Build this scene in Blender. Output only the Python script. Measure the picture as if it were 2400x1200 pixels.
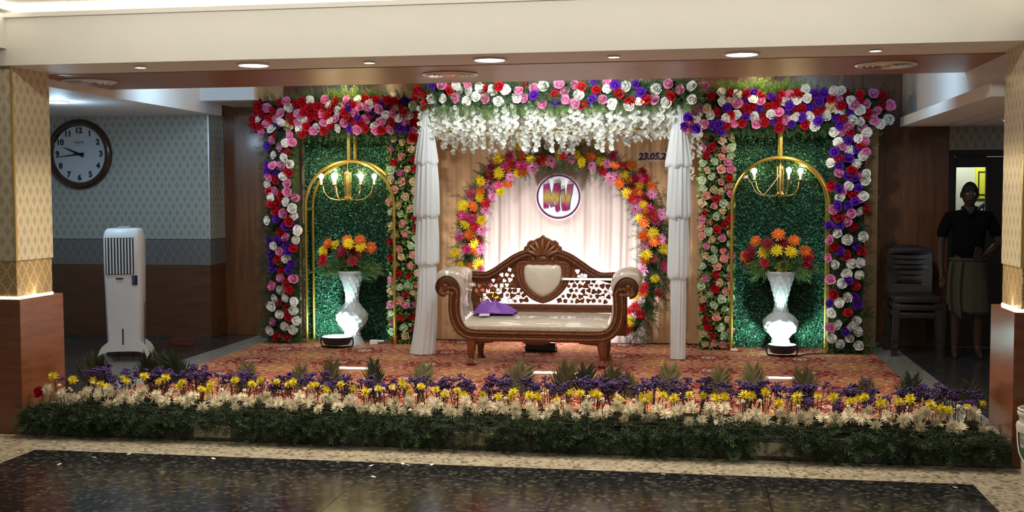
import bpy, bmesh, math, random
import numpy as np
from mathutils import Vector, Matrix, Euler, noise
PI = math.pi
random.seed(7); RNG = np.random.default_rng(7)
scene = bpy.context.scene
C = scene.collection
for o in list(bpy.data.objects): bpy.data.objects.remove(o)

# ------------------------------------------------------------------ camera
FPX, CU, CV, EYE = 2600.0, 1200.0, 600.0, 1.75
_yaw = math.atan(430/2600.0); _pit = math.atan(141/2600.0); _rol = math.radians(0.19)
_fw = Vector((-math.sin(_yaw)*math.cos(_pit), math.cos(_yaw)*math.cos(_pit), -math.sin(_pit)))
_rt0 = Vector((math.cos(_yaw), math.sin(_yaw), 0)); _up0 = _rt0.cross(_fw)
_rt = _rt0*math.cos(_rol) - _up0*math.sin(_rol); _up = _up0*math.cos(_rol) + _rt0*math.sin(_rol)
cam = bpy.data.objects.new('camera', bpy.data.cameras.new('camera')); C.objects.link(cam)
cam.data.sensor_fit = 'HORIZONTAL'; cam.data.sensor_width = 36; cam.data.lens = 36*FPX/2400
cam.data.clip_start = 0.05; cam.data.clip_end = 100
m = Matrix.Identity(4)
for i in range(3): m[i][0] = _rt[i]; m[i][1] = _up[i]; m[i][2] = -_fw[i]
m[2][3] = EYE; cam.matrix_world = m
scene.camera = cam
def P(u, v, y):                       # where the sight line through a photo point meets the plane at depth y
    d = _fw + _rt*((u-CU)/FPX) - _up*((v-CV)/FPX)
    t = y/d.y
    return Vector((d.x*t, y, EYE + d.z*t))
# ------------------------------------------------------------------ world, exposure, lights
scene.view_settings.view_transform = 'Standard'; scene.view_settings.look = 'None'
scene.view_settings.gamma = 1; scene.view_settings.use_curve_mapping = False
scene.view_settings.exposure = 0.45
w = bpy.data.worlds.new('hall_ambience'); scene.world = w; w.use_nodes = True
w.node_tree.nodes['Background'].inputs[0].default_value = (1.0, 0.93, 0.84, 1)
w.node_tree.nodes['Background'].inputs[1].default_value = 0.11
def lamp(kind, name, loc, energy, col=(1,1,1), aim=None, size=0.1, spot=None, blend=0.5, sizey=None):
    l = bpy.data.lights.new(name, kind); o = bpy.data.objects.new(name, l); C.objects.link(o)
    o.location = loc; l.energy = energy; l.color = col
    if kind == 'AREA':
        l.size = size
        if sizey: l.shape = 'RECTANGLE'; l.size_y = sizey
    else: l.shadow_soft_size = size
    if kind == 'SPOT': l.spot_size = math.radians(spot or 90); l.spot_blend = blend
    if aim is not None: o.rotation_euler = (Vector(aim)-Vector(loc)).to_track_quat('-Z', 'Y').to_euler()
    return o
WARM = (1.0, 0.84, 0.62); COOL = (0.80, 0.93, 1.0); BLUE = (0.52, 0.78, 1.0); NEUT = (1.0, 0.93, 0.82)
ZB, ZS = 2.71, 0.18                   # underside of the beam, top of the stage
SMALL = [(-4.03, 7.66), (-2.30, 7.70), (-0.56, 7.70), (1.17, 7.70)]
LARGE = [(-3.17, 7.70), (-1.43, 7.72), (0.305, 7.74)]
for x, y in SMALL: lamp('SPOT', 'small_downlight_beam', (x, y, ZB-0.03), 76, WARM, (x, y-0.05, 0), 0.03, 120, 0.8)
for x, y in LARGE: lamp('SPOT', 'large_downlight_beam', (x, y, ZB-0.03), 60, NEUT, (x, y+0.1, 0), 0.09, 150, 0.8)
# hall lamps further out in the room
for x in (-3.6, -1.4, 0.8):
    lamp('SPOT', 'hall_downlight_beam', (x, 4.6, 3.05), 26, NEUT, (x, 4.8, 0), 0.08, 150, 0.8)
lamp('AREA', 'beam_fill_strip', (-1.4, 6.55, 3.09), 18, (1.0,.94,.82), (-1.4, 7.43, 2.80), 6.4, sizey=.05).rotation_euler = (math.radians(64), 0, 0)  # unseen strip added to brighten the front of the beam
# floodlights on the stage
lamp('SPOT', 'vase_flood_left', (-3.70, 11.00, ZS+0.13), 78, (0.66, 1.0, 0.93), (-3.64, 11.5, ZS+0.20), 0.04, 134, 0.9)
lamp('SPOT', 'vase_flood_right', (0.83, 11.00, ZS+0.13), 78, (0.66, 1.0, 0.93), (0.84, 11.5, ZS+0.20), 0.04, 134, 0.9)
lamp('SPOT', 'curtain_flood', (-1.50, 11.05, ZS+0.16), 105, (1.0, 0.97, 0.98), (-1.50, 11.68, ZS+0.80), 0.08, 150, 0.6)
# cold downlights of the side bays, with unseen fill lamps added
lamp('SPOT', 'left_bay_beam', (-5.86, 9.55, 2.60), 26, BLUE, (-5.86, 9.9, 0), 0.07, 165, 0.5)
lamp('POINT', 'left_bay_fill', (-5.86, 9.55, 2.48), 7.0, BLUE, None, 0.07)  # extra point lamp added to brighten the ceiling around the downlight
lamp('AREA', 'left_tray_fill', (-4.55, 9.75, 2.93), 10, BLUE, (-5.6, 11.2, 2.80), 0.12, sizey=0.7)  # unseen area lamp added to give the left tray face its cold glow
lamp('AREA', 'right_tray_fill', (1.35, 9.45, 2.88), 7, BLUE, (2.2, 10.6, 2.60), 0.10, sizey=0.4)  # unseen area lamp added to brighten the right tray face
lamp('SPOT', 'right_bay_beam', (2.75, 10.4, 2.38), .5, COOL, (2.75, 10.6, 0), 0.06, 150, 0.6)
lamp('POINT', 'right_bay_fill', (3.7, 9.6, 2.25), .6, BLUE, None, 0.07)  # unseen lamp added behind the column to light the slab underside
# added canopy and gate fills hidden above the soffit, then warm header lamps
for x in (-2.0, -1.35, -0.7): lamp('SPOT', 'canopy_fill', (x, 9.55, 2.85), 34, (0.97, 1.0, 0.96), (x, 10.9, 2.15), 0.05, 125, 0.7)  # no fixtures here, spots added to brighten blossoms and drapes
for x, a in ((-3.75, -3.75), (.75, .80)): lamp('SPOT', 'gate_fill', (x, 9.45, 2.86), 64, (1.0, .97, .92), (a, 11.25, 1.70), 0.05, 76, 0.8)  # no fixtures here, spots added to brighten the rose gates
lamp('POINT', 'header_lamp_left', (-3.55, 11.06, 2.93), 4.5, (1.0, 0.72, 0.36), None, 0.03)
lamp('POINT', 'header_lamp_right', (0.62, 11.06, 2.93), 4.5, (1.0, 0.72, 0.36), None, 0.03)
lamp('POINT', 'back_room_lamp', (3.0, 13.0, 2.3), 14, (0.95, 1.0, 0.92), None, 0.1)

# ------------------------------------------------------------------ node helpers and materials
class X:                              # a value in a node tree, with arithmetic
    def __init__(s, nt, v): s.nt, s.v = nt, v
    def op(s, o, b=None, c=None):
        n = s.nt.nodes.new('ShaderNodeMath'); n.operation = o
        for i, q in enumerate((s, b, c)):
            if q is None: continue
            q = q.v if isinstance(q, X) else q
            if isinstance(q, (int, float)): n.inputs[i].default_value = q
            else: s.nt.links.new(q, n.inputs[i])
        return X(s.nt, n.outputs[0])
    def __add__(s, b): return s.op('ADD', b)
    def __sub__(s, b): return s.op('SUBTRACT', b)
    def __mul__(s, b): return s.op('MULTIPLY', b)
    def __truediv__(s, b): return s.op('DIVIDE', b)
    def abs(s): return s.op('ABSOLUTE')
    def fr(s): return s.op('FRACT')
    def lt(s, b): return s.op('LESS_THAN', b)
    def gt(s, b): return s.op('GREATER_THAN', b)
    def max(s, b): return s.op('MAXIMUM', b)
    def min(s, b): return s.op('MINIMUM', b)
    def sin(s): return s.op('SINE')
    def cos(s): return s.op('COSINE')
    def pw(s, b): return s.op('POWER', b)
    def sq(s): return s.op('SQRT')
def bsdf(m): return m.node_tree.nodes['Principled BSDF']
MATS = {}
def newmat(name, col=(.8,.8,.8), rough=.5, metal=0, spec=.5, emit=None, es=1, var=0, vscale=20, coat=0, trans=0, sub=0, rnd=0):
    if name in MATS: return MATS[name]
    m = bpy.data.materials.new(name); m.use_nodes = True; b = bsdf(m); nt = m.node_tree
    b.inputs['Base Color'].default_value = (*col, 1); b.inputs['Roughness'].default_value = rough
    b.inputs['Metallic'].default_value = metal; b.inputs['Specular IOR Level'].default_value = spec
    b.inputs['Coat Weight'].default_value = coat; b.inputs['Coat Roughness'].default_value = .12
    if emit: b.inputs['Emission Color'].default_value = (*emit, 1); b.inputs['Emission Strength'].default_value = es
    if var or rnd:
        h = nt.nodes.new('ShaderNodeHueSaturation'); h.inputs['Color'].default_value = (*col, 1)
        v = None
        if var:
            tc = nt.nodes.new('ShaderNodeTexCoord'); nz = nt.nodes.new('ShaderNodeTexNoise')
            nz.inputs['Scale'].default_value = vscale; nz.inputs['Detail'].default_value = 3
            nt.links.new(tc.outputs['Object'], nz.inputs['Vector'])
            v = (X(nt, nz.outputs[0]) - .5)*(2*var) + 1
        if rnd:
            oi = nt.nodes.new('ShaderNodeObjectInfo'); r = (X(nt, oi.outputs['Random']) - .5)*(2*rnd) + 1
            v = r if v is None else v*r
        nt.links.new(v.v, h.inputs['Value']); nt.links.new(h.outputs[0], b.inputs['Base Color'])
    if trans:
        out = nt.nodes['Material Output']; mx = nt.nodes.new('ShaderNodeMixShader'); tr = nt.nodes.new('ShaderNodeBsdfTranslucent')
        tr.inputs[0].default_value = (*col, 1); mx.inputs[0].default_value = trans
        nt.links.new(b.outputs[0], mx.inputs[1]); nt.links.new(tr.outputs[0], mx.inputs[2]); nt.links.new(mx.outputs[0], out.inputs[0])
    MATS[name] = m; return m
def pos(nt, which='Position'):
    if which == 'Position': s = nt.nodes.new('ShaderNodeNewGeometry').outputs['Position']
    else: s = nt.nodes.new('ShaderNodeTexCoord').outputs[which]
    sp = nt.nodes.new('ShaderNodeSeparateXYZ'); nt.links.new(s, sp.inputs[0])
    return [X(nt, sp.outputs[i]) for i in range(3)] + [s]
def mixc(nt, fac, a, b):
    n = nt.nodes.new('ShaderNodeMix'); n.data_type = 'RGBA'
    for q, i in ((fac, 0), (a, 6), (b, 7)):
        q = q.v if isinstance(q, X) else q
        if isinstance(q, tuple): n.inputs[i].default_value = (*q, 1)
        elif isinstance(q, (int, float)): n.inputs[i].default_value = q
        else: nt.links.new(q, n.inputs[i])
    return n.outputs[2]
def noisex(nt, vec, scale, detail=3, stretch=None, rough=.5):
    if stretch:
        mp = nt.nodes.new('ShaderNodeMapping'); mp.inputs['Scale'].default_value = stretch; nt.links.new(vec, mp.inputs[0]); vec = mp.outputs[0]
    n = nt.nodes.new('ShaderNodeTexNoise'); n.inputs['Scale'].default_value = scale; n.inputs['Detail'].default_value = detail
    n.inputs['Roughness'].default_value = rough
    nt.links.new(vec, n.inputs['Vector']); return X(nt, n.outputs[0])
def bump(m, h, strength=.3, dist=.01):
    nt = m.node_tree; b = nt.nodes.new('ShaderNodeBump'); b.inputs['Strength'].default_value = strength; b.inputs['Distance'].default_value = dist
    nt.links.new(h.v, b.inputs['Height']); nt.links.new(b.outputs[0], bsdf(m).inputs['Normal'])
def stagger(nt, u, v, pu, pv, wu, wv):        # 1 inside a staggered field of lozenges
    def loz(off):
        a = ((u/pu + off).fr() - .5).abs()*pu/wu; b = ((v/pv + off).fr() - .5).abs()*pv/wv
        return a + b
    return loz(0.0), loz(0.5)
def wallpaper(name, base, dark, rough=.28):
    m = newmat(name, base, rough); nt = m.node_tree; x, y, z, v = pos(nt)
    d1, d2 = stagger(nt, x+y, z, .088, .150, .026, .043)
    msk = d1.lt(1).max(d2.lt(1))
    n = noisex(nt, v, 60, 3)
    col = mixc(nt, msk*(n*.5+.55), base, dark)
    nt.links.new(mixc(nt, (n-.35)*.35, col, tuple(c*.8 for c in base)), bsdf(m).inputs['Base Color'])
    bump(m, noisex(nt, v, 300, 2), .12, .002)
    return m
def damask(name, base, line):
    m = newmat(name, base, .35, metal=.25); nt = m.node_tree; x, y, z, v = pos(nt)
    u = x+y
    d1, d2 = stagger(nt, u + (z*40).sin()*.004, z, .10, .15, .052, .078)
    d = d1.min(d2)
    ring = (d-.85).abs().lt(.13).max((d-.45).abs().lt(.07)).max(d.lt(.16))
    nt.links.new(mixc(nt, ring, base, line), bsdf(m).inputs['Base Color'])
    bump(m, ring, .3, .003); return m
def wood(name, a, b, stretch, rough=.3, coat=.3, scale=3):
    m = newmat(name, a, rough, coat=coat); nt = m.node_tree; x, y, z, v = pos(nt)
    n = noisex(nt, v, scale, 5, stretch, .6); n2 = noisex(nt, v, scale*6, 3, stretch)
    f = ((n-.32)*2.2 + (n2-.5)*.5).max(0).min(1)
    nt.links.new(mixc(nt, f, a, b), bsdf(m).inputs['Base Color']); return m
def granite(name, base, cols, rough, scale=90, coat=0, spec=.5):
    m = newmat(name, base, rough, coat=coat, spec=spec); nt = m.node_tree; x, y, z, v = pos(nt)
    vo = nt.nodes.new('ShaderNodeTexVoronoi'); vo.inputs['Scale'].default_value = scale; nt.links.new(v, vo.inputs['Vector'])
    rp = nt.nodes.new('ShaderNodeSeparateColor'); nt.links.new(vo.outputs['Color'], rp.inputs[0])
    r = X(nt, rp.outputs[0]); g = X(nt, rp.outputs[1])
    c = mixc(nt, r.gt(.62), base, cols[0]); c = mixc(nt, r.gt(.84), c, cols[1])
    c = mixc(nt, g.gt(.88), c, cols[2]); n = noisex(nt, v, 4, 4)
    nt.links.new(mixc(nt, (n-.3)*.6, c, tuple(q*.6 for q in base)), bsdf(m).inputs['Base Color']); return m

M_cream = newmat('cream_paint', (.79,.765,.70), .6, var=.03, vscale=4)
M_ceilw = newmat('white_ceiling_paint', (.74,.74,.73), .6, var=.03, vscale=4)
M_paper = wallpaper('gold_diamond_wallpaper', (.66,.58,.40), (.43,.37,.24))
M_paperg = wallpaper('grey_diamond_wallpaper', (.42,.45,.41), (.29,.30,.26), .22)
M_dam = damask('golden_damask', (.32,.22,.10), (.62,.46,.22))
M_damg = damask('grey_damask', (.16,.16,.16), (.23,.23,.23))
M_wood = wood('red_brown_laminate', (.17,.055,.022), (.26,.09,.036), (1,1,7), .25, .3)
M_woodv = wood('vertical_grain_laminate', (.10,.040,.018), (.21,.085,.035), (7,7,.5), .3, .25)
M_woodh = wood('wainscot_laminate', (.075,.030,.014), (.15,.058,.024), (1,1,6), .3, .25)
M_soffit = wood('soffit_laminate', (.30,.125,.055), (.42,.20,.095), (1,5,1), .42, .06)
M_carve = wood('carved_teak', (.115,.030,.008), (.215,.062,.017), (3,3,3), .30, .22, 9)
M_carved = newmat('carving_groove_shade', (.055,.016,.006), .4)  # darkened teak, the shade of the carving put into its colour
M_black = granite('black_granite', (.012,.012,.014), [(.022,.022,.024), (.045,.044,.044), (.095,.088,.075)], .15, 40, 0, .35)
M_beige = granite('beige_granite', (.42,.37,.27), [(.55,.49,.36), (.16,.13,.10), (.28,.24,.17)], .28, 42)
M_grey = granite('grey_granite', (.30,.31,.29), [(.40,.41,.39), (.13,.13,.13), (.2,.2,.19)], .3, 60)
M_dgran = granite('dark_granite', (.035,.035,.037), [(.06,.06,.06), (.10,.10,.10), (.05,.05,.06)], .16, 70)
M_riser = granite('riser_granite', (.12,.12,.105), [(.18,.18,.16), (.05,.05,.045), (.08,.08,.07)], .4, 42)
M_gold = newmat('gold_paint', (.52,.37,.07), .30, .75)
M_brass = newmat('brass', (.80,.58,.20), .25, .9)
M_white = newmat('white_plastic', (.80,.82,.84), .35)
M_whitev = newmat('white_fibreglass', (.44,.47,.49), .42, coat=.15)
M_dark = newmat('dark_plastic', (.02,.02,.022), .35)
M_chair = newmat('brown_plastic', (.028,.021,.019), .38)
M_blue = newmat('blue_panel', (.015,.03,.11), .2)
M_slot = newmat('dark_slot', (.02,.022,.027), .6)
M_chrome = newmat('brushed_chrome', (.75,.75,.77), .30, .7)
M_leather = newmat('cream_leatherette', (.70,.64,.53), .16, coat=.55, var=.05, vscale=6)
bump(M_leather, noisex(M_leather.node_tree, pos(M_leather.node_tree, 'Object')[3], 9, 2), .35, .02)
M_peach = newmat('peach_satin', (.66,.39,.20), .45, var=.05, vscale=5, trans=.15)
M_pale = newmat('pale_pink_satin', (.80,.66,.60), .45, trans=.15)
M_sheer = newmat('white_chiffon', (.91,.96,.99), .6, trans=.3)
M_purple = newmat('purple_silk', (.27,.10,.52), .4, var=.15, vscale=12)
M_card = newmat('white_card', (.85,.85,.88), .5)
M_shirt = newmat('black_shirt', (.006,.006,.007), .9, spec=.1)
M_cloth = newmat('olive_cloth', (.085,.080,.050), .9, spec=.1, var=.1, vscale=8)
M_skin = newmat('brown_skin', (.075,.040,.027), .5, spec=.3)
M_hair = newmat('black_hair', (.008,.007,.007), .6)
M_eye = newmat('eye_white', (.5,.48,.45), .3)
M_led = newmat('led_white', (1,1,1), .5, emit=(1,.97,.93), es=9)
M_ledc = newmat('led_cold', (1,1,1), .5, emit=(.85,.95,1), es=8)
M_ledw = newmat('led_warm', (1,.9,.7), .5, emit=(1,.80,.50), es=9)
M_cove = newmat('cove_led', (1,1,1), .5, emit=(1,.93,.80), es=3)
M_bulb = newmat('warm_bulb', (1,.9,.7), .5, emit=(1,.78,.42), es=34)
M_tube = newmat('tube_light', (1,1,1), .5, emit=(.95,.97,1), es=1.3)
M_sock = newmat('cream_plate', (.55,.48,.35), .4)
M_ink = newmat('black_ink', (.01,.01,.012), .5)
M_maroon = newmat('maroon_ink', (.06,.012,.018), .5)
M_pinkb = newmat('pale_pink_board', (.85,.68,.68), .5)
M_brick = newmat('brick_red', (.16,.045,.03), .8, var=.2, vscale=25)
M_green = newmat('green_print', (.05,.14,.04), .5)
M_greyp = newmat('grey_print', (.35,.35,.36), .5)
M_yel = newmat('yellow_sign', (.75,.72,.05), .6)
M_stem = newmat('green_stem', (.07,.16,.04), .6)
M_bstem = newmat('brown_stem', (.10,.055,.03), .7)
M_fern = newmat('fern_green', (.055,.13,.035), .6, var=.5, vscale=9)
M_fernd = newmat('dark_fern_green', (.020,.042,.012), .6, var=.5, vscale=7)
M_leaf = newmat('bright_leaf_green', (.16,.30,.065), .5, var=.45, vscale=14)
M_leafc = newmat('column_leaf_green', (.24,.38,.10), .5, var=.4, vscale=14)
M_hedge = newmat('hedge_green', (.025,.125,.062), .38, var=.5, vscale=22)
M_hedgeb = newmat('hedge_backing', (.008,.03,.014), .8)
M_palm = newmat('palm_leaf', (.22,.20,.085), .5, var=.35, vscale=6)
M_palmg = newmat('green_palm_leaf', (.042,.060,.028), .5, var=.35, vscale=6)
FC = {'R': (.50,.006,.018), 'W': (.90,.89,.84), 'K': (.76,.26,.47), 'P': (.13,.018,.42), 'C': (.80,.62,.38), 'Y': (.85,.62,.01),
      'O': (.80,.15,.012), 'M': (.62,.035,.16), 'D': (.22,.004,.012), 'S': (.82,.40,.32), 'G': (.62,.72,.50), 'N': (.74,.24,.40)}
FNAME = {'R':'red','W':'white','K':'pink','P':'purple','C':'cream','Y':'yellow','O':'orange','M':'magenta','D':'dark_red','S':'salmon','G':'greenish_white','N':'rose_pink'}
FM = {k: newmat(FNAME[k]+'_petal', c, .55, spec=.3, rnd=.14, trans=.12) for k, c in FC.items()}
M_core = newmat('gerbera_core', (.05,.02,.01), .7); M_corey = newmat('yellow_core', (.55,.42,.03), .7)
M_statice = newmat('statice_purple', (.055,.022,.125), .7, var=.4, vscale=30)
M_chw = newmat('white_chrysanthemum_petal', (.90,.83,.64), .55, rnd=.06, trans=.15)
M_chy = newmat('yellow_chrysanthemum_petal', (.82,.66,.02), .55, rnd=.08, trans=.15)
M_blos = newmat('white_blossom_petal', (.84,.88,.82), .5, trans=.3)

# ------------------------------------------------------------------ mesh helpers
class MB:
    def __init__(s): s.v = []; s.f = []; s.m = []; s.k = 0
    def add(s, vs, fs):
        n = len(s.v); s.v.extend([tuple(q) for q in vs]); s.f.extend([tuple(i+n for i in f) for f in fs]); s.m.extend([s.k]*len(fs)); return s
    def box(s, x0, x1, y0, y1, z0, z1):
        return s.add([(x0,y0,z0),(x1,y0,z0),(x1,y1,z0),(x0,y1,z0),(x0,y0,z1),(x1,y0,z1),(x1,y1,z1),(x0,y1,z1)],
                     [(3,2,1,0),(4,5,6,7),(0,1,5,4),(1,2,6,5),(2,3,7,6),(3,0,4,7)])
    def cbox(s, x0, x1, y0, y1, z0, z1, r=.01):          # box with chamfered edges
        vs = []; X0 = [(x0,1),(x1,-1)]; Y0 = [(y0,1),(y1,-1)]; Z0 = [(z0,1),(z1,-1)]
        bm = bmesh.new(); bmesh.ops.create_cube(bm, size=1)
        for v in bm.verts: v.co = ((x0+x1)/2+v.co.x*(x1-x0), (y0+y1)/2+v.co.y*(y1-y0), (z0+z1)/2+v.co.z*(z1-z0))
        bmesh.ops.bevel(bm, geom=bm.edges[:], offset=r, segments=2, profile=.5, affect='EDGES')
        bm.verts.index_update(); s.add([v.co for v in bm.verts], [[v.index for v in f.verts] for f in bm.faces]); bm.free(); return s
    def lathe(s, prof, n=24, c=(0,0,0), fn=None, cap=True):   # prof: (r, z)
        vs = []; fs = []
        for j, (r, z) in enumerate(prof):
            for i in range(n):
                a = 2*PI*i/n; rr = fn(r, z, a) if fn else r
                vs.append((c[0]+rr*math.cos(a), c[1]+rr*math.sin(a), c[2]+z))
        for j in range(len(prof)-1):
            for i in range(n): fs.append((j*n+i, j*n+(i+1)%n, (j+1)*n+(i+1)%n, (j+1)*n+i))
        if cap: fs.append(tuple(range(n-1,-1,-1))); fs.append(tuple((len(prof)-1)*n+i for i in range(n)))
        return s.add(vs, fs)
    def tube(s, pts, r, n=8, closed=False, cap=True):
        pts = [Vector(p) for p in pts]; N = len(pts); vs = []; fs = []; nrm = None
        for j, p in enumerate(pts):
            a = pts[(j-1) % N] if (closed or j) else p; b = pts[(j+1) % N] if (closed or j < N-1) else p
            t = (b-a).normalized()
            if nrm is None: nrm = t.orthogonal().normalized()
            else:
                nrm = (nrm - t*nrm.dot(t)); nrm = nrm.normalized() if nrm.length > 1e-6 else t.orthogonal().normalized()
            bi = t.cross(nrm); rr = r[j] if isinstance(r, (list, tuple)) else r
            for i in range(n):
                an = 2*PI*i/n; vs.append(p + nrm*(rr*math.cos(an)) + bi*(rr*math.sin(an)))
        for j in range(N if closed else N-1):
            for i in range(n): fs.append((j*n+i, j*n+(i+1)%n, ((j+1)%N)*n+(i+1)%n, ((j+1)%N)*n+i))
        if cap and not closed: fs.append(tuple(range(n-1,-1,-1))); fs.append(tuple((N-1)*n+i for i in range(n)))
        return s.add(vs, fs)
    def ball(s, c, r, n=10, m=7, sq=(1,1,1)):
        vs = [(c[0], c[1], c[2]-r*sq[2])]; fs = []
        for j in range(1, m):
            t = PI*j/m
            for i in range(n):
                a = 2*PI*i/n; vs.append((c[0]+r*sq[0]*math.sin(t)*math.cos(a), c[1]+r*sq[1]*math.sin(t)*math.sin(a), c[2]-r*sq[2]*math.cos(t)))
        vs.append((c[0], c[1], c[2]+r*sq[2])); L = len(vs)-1
        for i in range(n): fs.append((0, 1+(i+1)%n, 1+i)); fs.append((L, L-n+i, L-n+(i+1)%n))
        for j in range(m-2):
            for i in range(n): fs.append((1+j*n+i, 1+j*n+(i+1)%n, 1+(j+1)*n+(i+1)%n, 1+(j+1)*n+i))
        return s.add(vs, fs)
    def grid(s, nu, nv, fn, wrap=False):
        vs = [fn(i/nu, j/nv) for j in range(nv+1) for i in range(nu+1)]
        fs = [(j*(nu+1)+i, j*(nu+1)+i+1, (j+1)*(nu+1)+i+1, (j+1)*(nu+1)+i) for j in range(nv) for i in range(nu)]
        return s.add(vs, fs)
    def prism(s, poly, y0, y1):                        # polygon in x,z pushed from y0 to y1
        n = len(poly); vs = [(x, y0, z) for x, z in poly] + [(x, y1, z) for x, z in poly]
        fs = [tuple(range(n)), tuple(range(2*n-1, n-1, -1))] + [(i, i+n, (i+1)%n+n, (i+1)%n) for i in range(n)]
        return s.add(vs, fs)
    def mesh(s, name, mats, smooth=False):
        me = bpy.data.meshes.new(name); me.from_pydata(s.v, [], s.f)
        mats = mats if isinstance(mats, (list, tuple)) else [mats]
        for q in mats: me.materials.append(q)
        if len(mats) > 1: me.polygons.foreach_set('material_index', s.m)
        bm = bmesh.new(); bm.from_mesh(me); bmesh.ops.recalc_face_normals(bm, faces=bm.faces); bm.to_mesh(me); bm.free()
        if smooth:
            me.polygons.foreach_set('use_smooth', [True]*len(me.polygons))
            if smooth != 2: me.set_sharp_from_angle(angle=math.radians(45))
        me.update(); return me
    def build(s, name, mats, parent=None, smooth=False, loc=None):
        return link(name, s.mesh(name, mats, smooth), parent, loc)
def link(name, me, parent=None, loc=None, rot=None, scale=None):
    o = bpy.data.objects.new(name, me); C.objects.link(o)
    if parent is not None: o.parent = parent
    if loc is not None: o.location = loc
    if rot is not None: o.rotation_euler = rot
    if scale is not None: o.scale = scale if isinstance(scale, (tuple, list)) else (scale,)*3
    return o
def tag(o, label, cat, group=None, kind=None):
    o['label'] = label; o['category'] = cat
    if group: o['group'] = group
    if kind: o['kind'] = kind
    return o
def thing(name, label, cat, loc=(0,0,0), rz=0, group=None):
    o = bpy.data.objects.new(name, None); C.objects.link(o); o.empty_display_size = .05
    o.location = loc; o.rotation_euler = (0,0,rz); return tag(o, label, cat, group)
def struct(o, label=None):
    o['kind'] = 'structure'
    if label: o['label'] = label
    return o
def sempty(name, loc=(0,0,0)):
    o = bpy.data.objects.new(name, None); C.objects.link(o); o.empty_display_size = .05; o.location = loc; o['kind'] = 'structure'; return o
def copy_tree(o, parent=None):
    c = o.copy(); C.objects.link(c); c.parent = parent
    for ch in list(o.children): copy_tree(ch, c)
    return c
def stuff_mesh(name, tv, tf, xf, mat, parent=None, smooth=False):   # one template repeated many times in one mesh
    tv = np.array(tv, float); tf = np.array(tf, int); k = tf.shape[1]; n = len(xf)
    V = np.concatenate([tv @ (np.array(R).T*s) + np.array(p) for p, R, s in xf])
    F = np.concatenate([tf + i*len(tv) for i in range(n)])
    me = bpy.data.meshes.new(name); me.vertices.add(len(V)); me.vertices.foreach_set('co', V.ravel().astype(np.float32))
    me.loops.add(F.size); me.loops.foreach_set('vertex_index', F.ravel().astype(np.int32))
    me.polygons.add(len(F)); me.polygons.foreach_set('loop_start', np.arange(0, F.size, k, dtype=np.int32))
    me.polygons.foreach_set('loop_total', np.full(len(F), k, dtype=np.int32))
    if smooth: me.polygons.foreach_set('use_smooth', np.ones(len(F), bool))
    me.update(calc_edges=True); me.validate(); me.materials.append(mat)
    o = link(name, me, parent); o['kind'] = 'stuff'; return o
def rot_to(d, spin=0.0):                               # matrix that turns +Z to d
    d = Vector(d).normalized(); q = d.to_track_quat('Z', 'Y')
    return (q.to_matrix() @ Matrix.Rotation(spin, 3, 'Z'))
def curve2d(name, splines, ext, bev, mat, parent=None, bres=2, smooth=True):   # filled outline with holes in x,z, thick in y
    cu = bpy.data.curves.new(name, 'CURVE'); cu.dimensions = '2D'; cu.fill_mode = 'BOTH'; cu.extrude = ext; cu.bevel_depth = bev; cu.bevel_resolution = bres
    for pts in splines:
        sp = cu.splines.new('POLY'); sp.points.add(len(pts)-1); sp.use_cyclic_u = True
        for q, (x, z) in zip(sp.points, pts): q.co = (x, z, 0, 1)
    return curve_mesh(name, cu, mat, parent, smooth)
def curve_mesh(name, cu, mat, parent=None, smooth=True):
    t = bpy.data.objects.new('tmp', cu); C.objects.link(t); dg = bpy.context.evaluated_depsgraph_get(); dg.update()
    me = bpy.data.meshes.new_from_object(t.evaluated_get(dg)); bpy.data.objects.remove(t)
    me.transform(Matrix.Rotation(PI/2, 4, 'X')); me.name = name; me.materials.clear(); me.materials.append(mat)
    if smooth: me.polygons.foreach_set('use_smooth', [True]*len(me.polygons)); me.set_sharp_from_angle(angle=math.radians(40))
    return link(name, me, parent)
def text_mesh(name, body, size, mat, parent=None, ext=.002, offset=0, shear=0, bev=0):
    cu = bpy.data.curves.new(name, 'FONT'); cu.body = body; cu.size = size; cu.extrude = ext; cu.offset = offset; cu.shear = shear
    cu.align_x = 'CENTER'; cu.align_y = 'CENTER'; cu.bevel_depth = bev; cu.resolution_u = 4
    return curve_mesh(name, cu, mat, parent, False)
def catmull(pts, n=6):
    pts = [Vector(p) for p in pts]; out = []
    for i in range(len(pts)-1):
        p0 = pts[max(i-1,0)]; p1 = pts[i]; p2 = pts[i+1]; p3 = pts[min(i+2,len(pts)-1)]
        for k in range(n):
            t = k/n; out.append(.5*((2*p1) + (p2-p0)*t + (2*p0-5*p1+4*p2-p3)*t*t + (3*p1-p0-3*p2+p3)*t**3))
    out.append(pts[-1]); return out
# ================================================================== the room
XL, XR = -4.95, 2.05                    # inner faces of the two columns
fl = sempty('floor')
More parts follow.
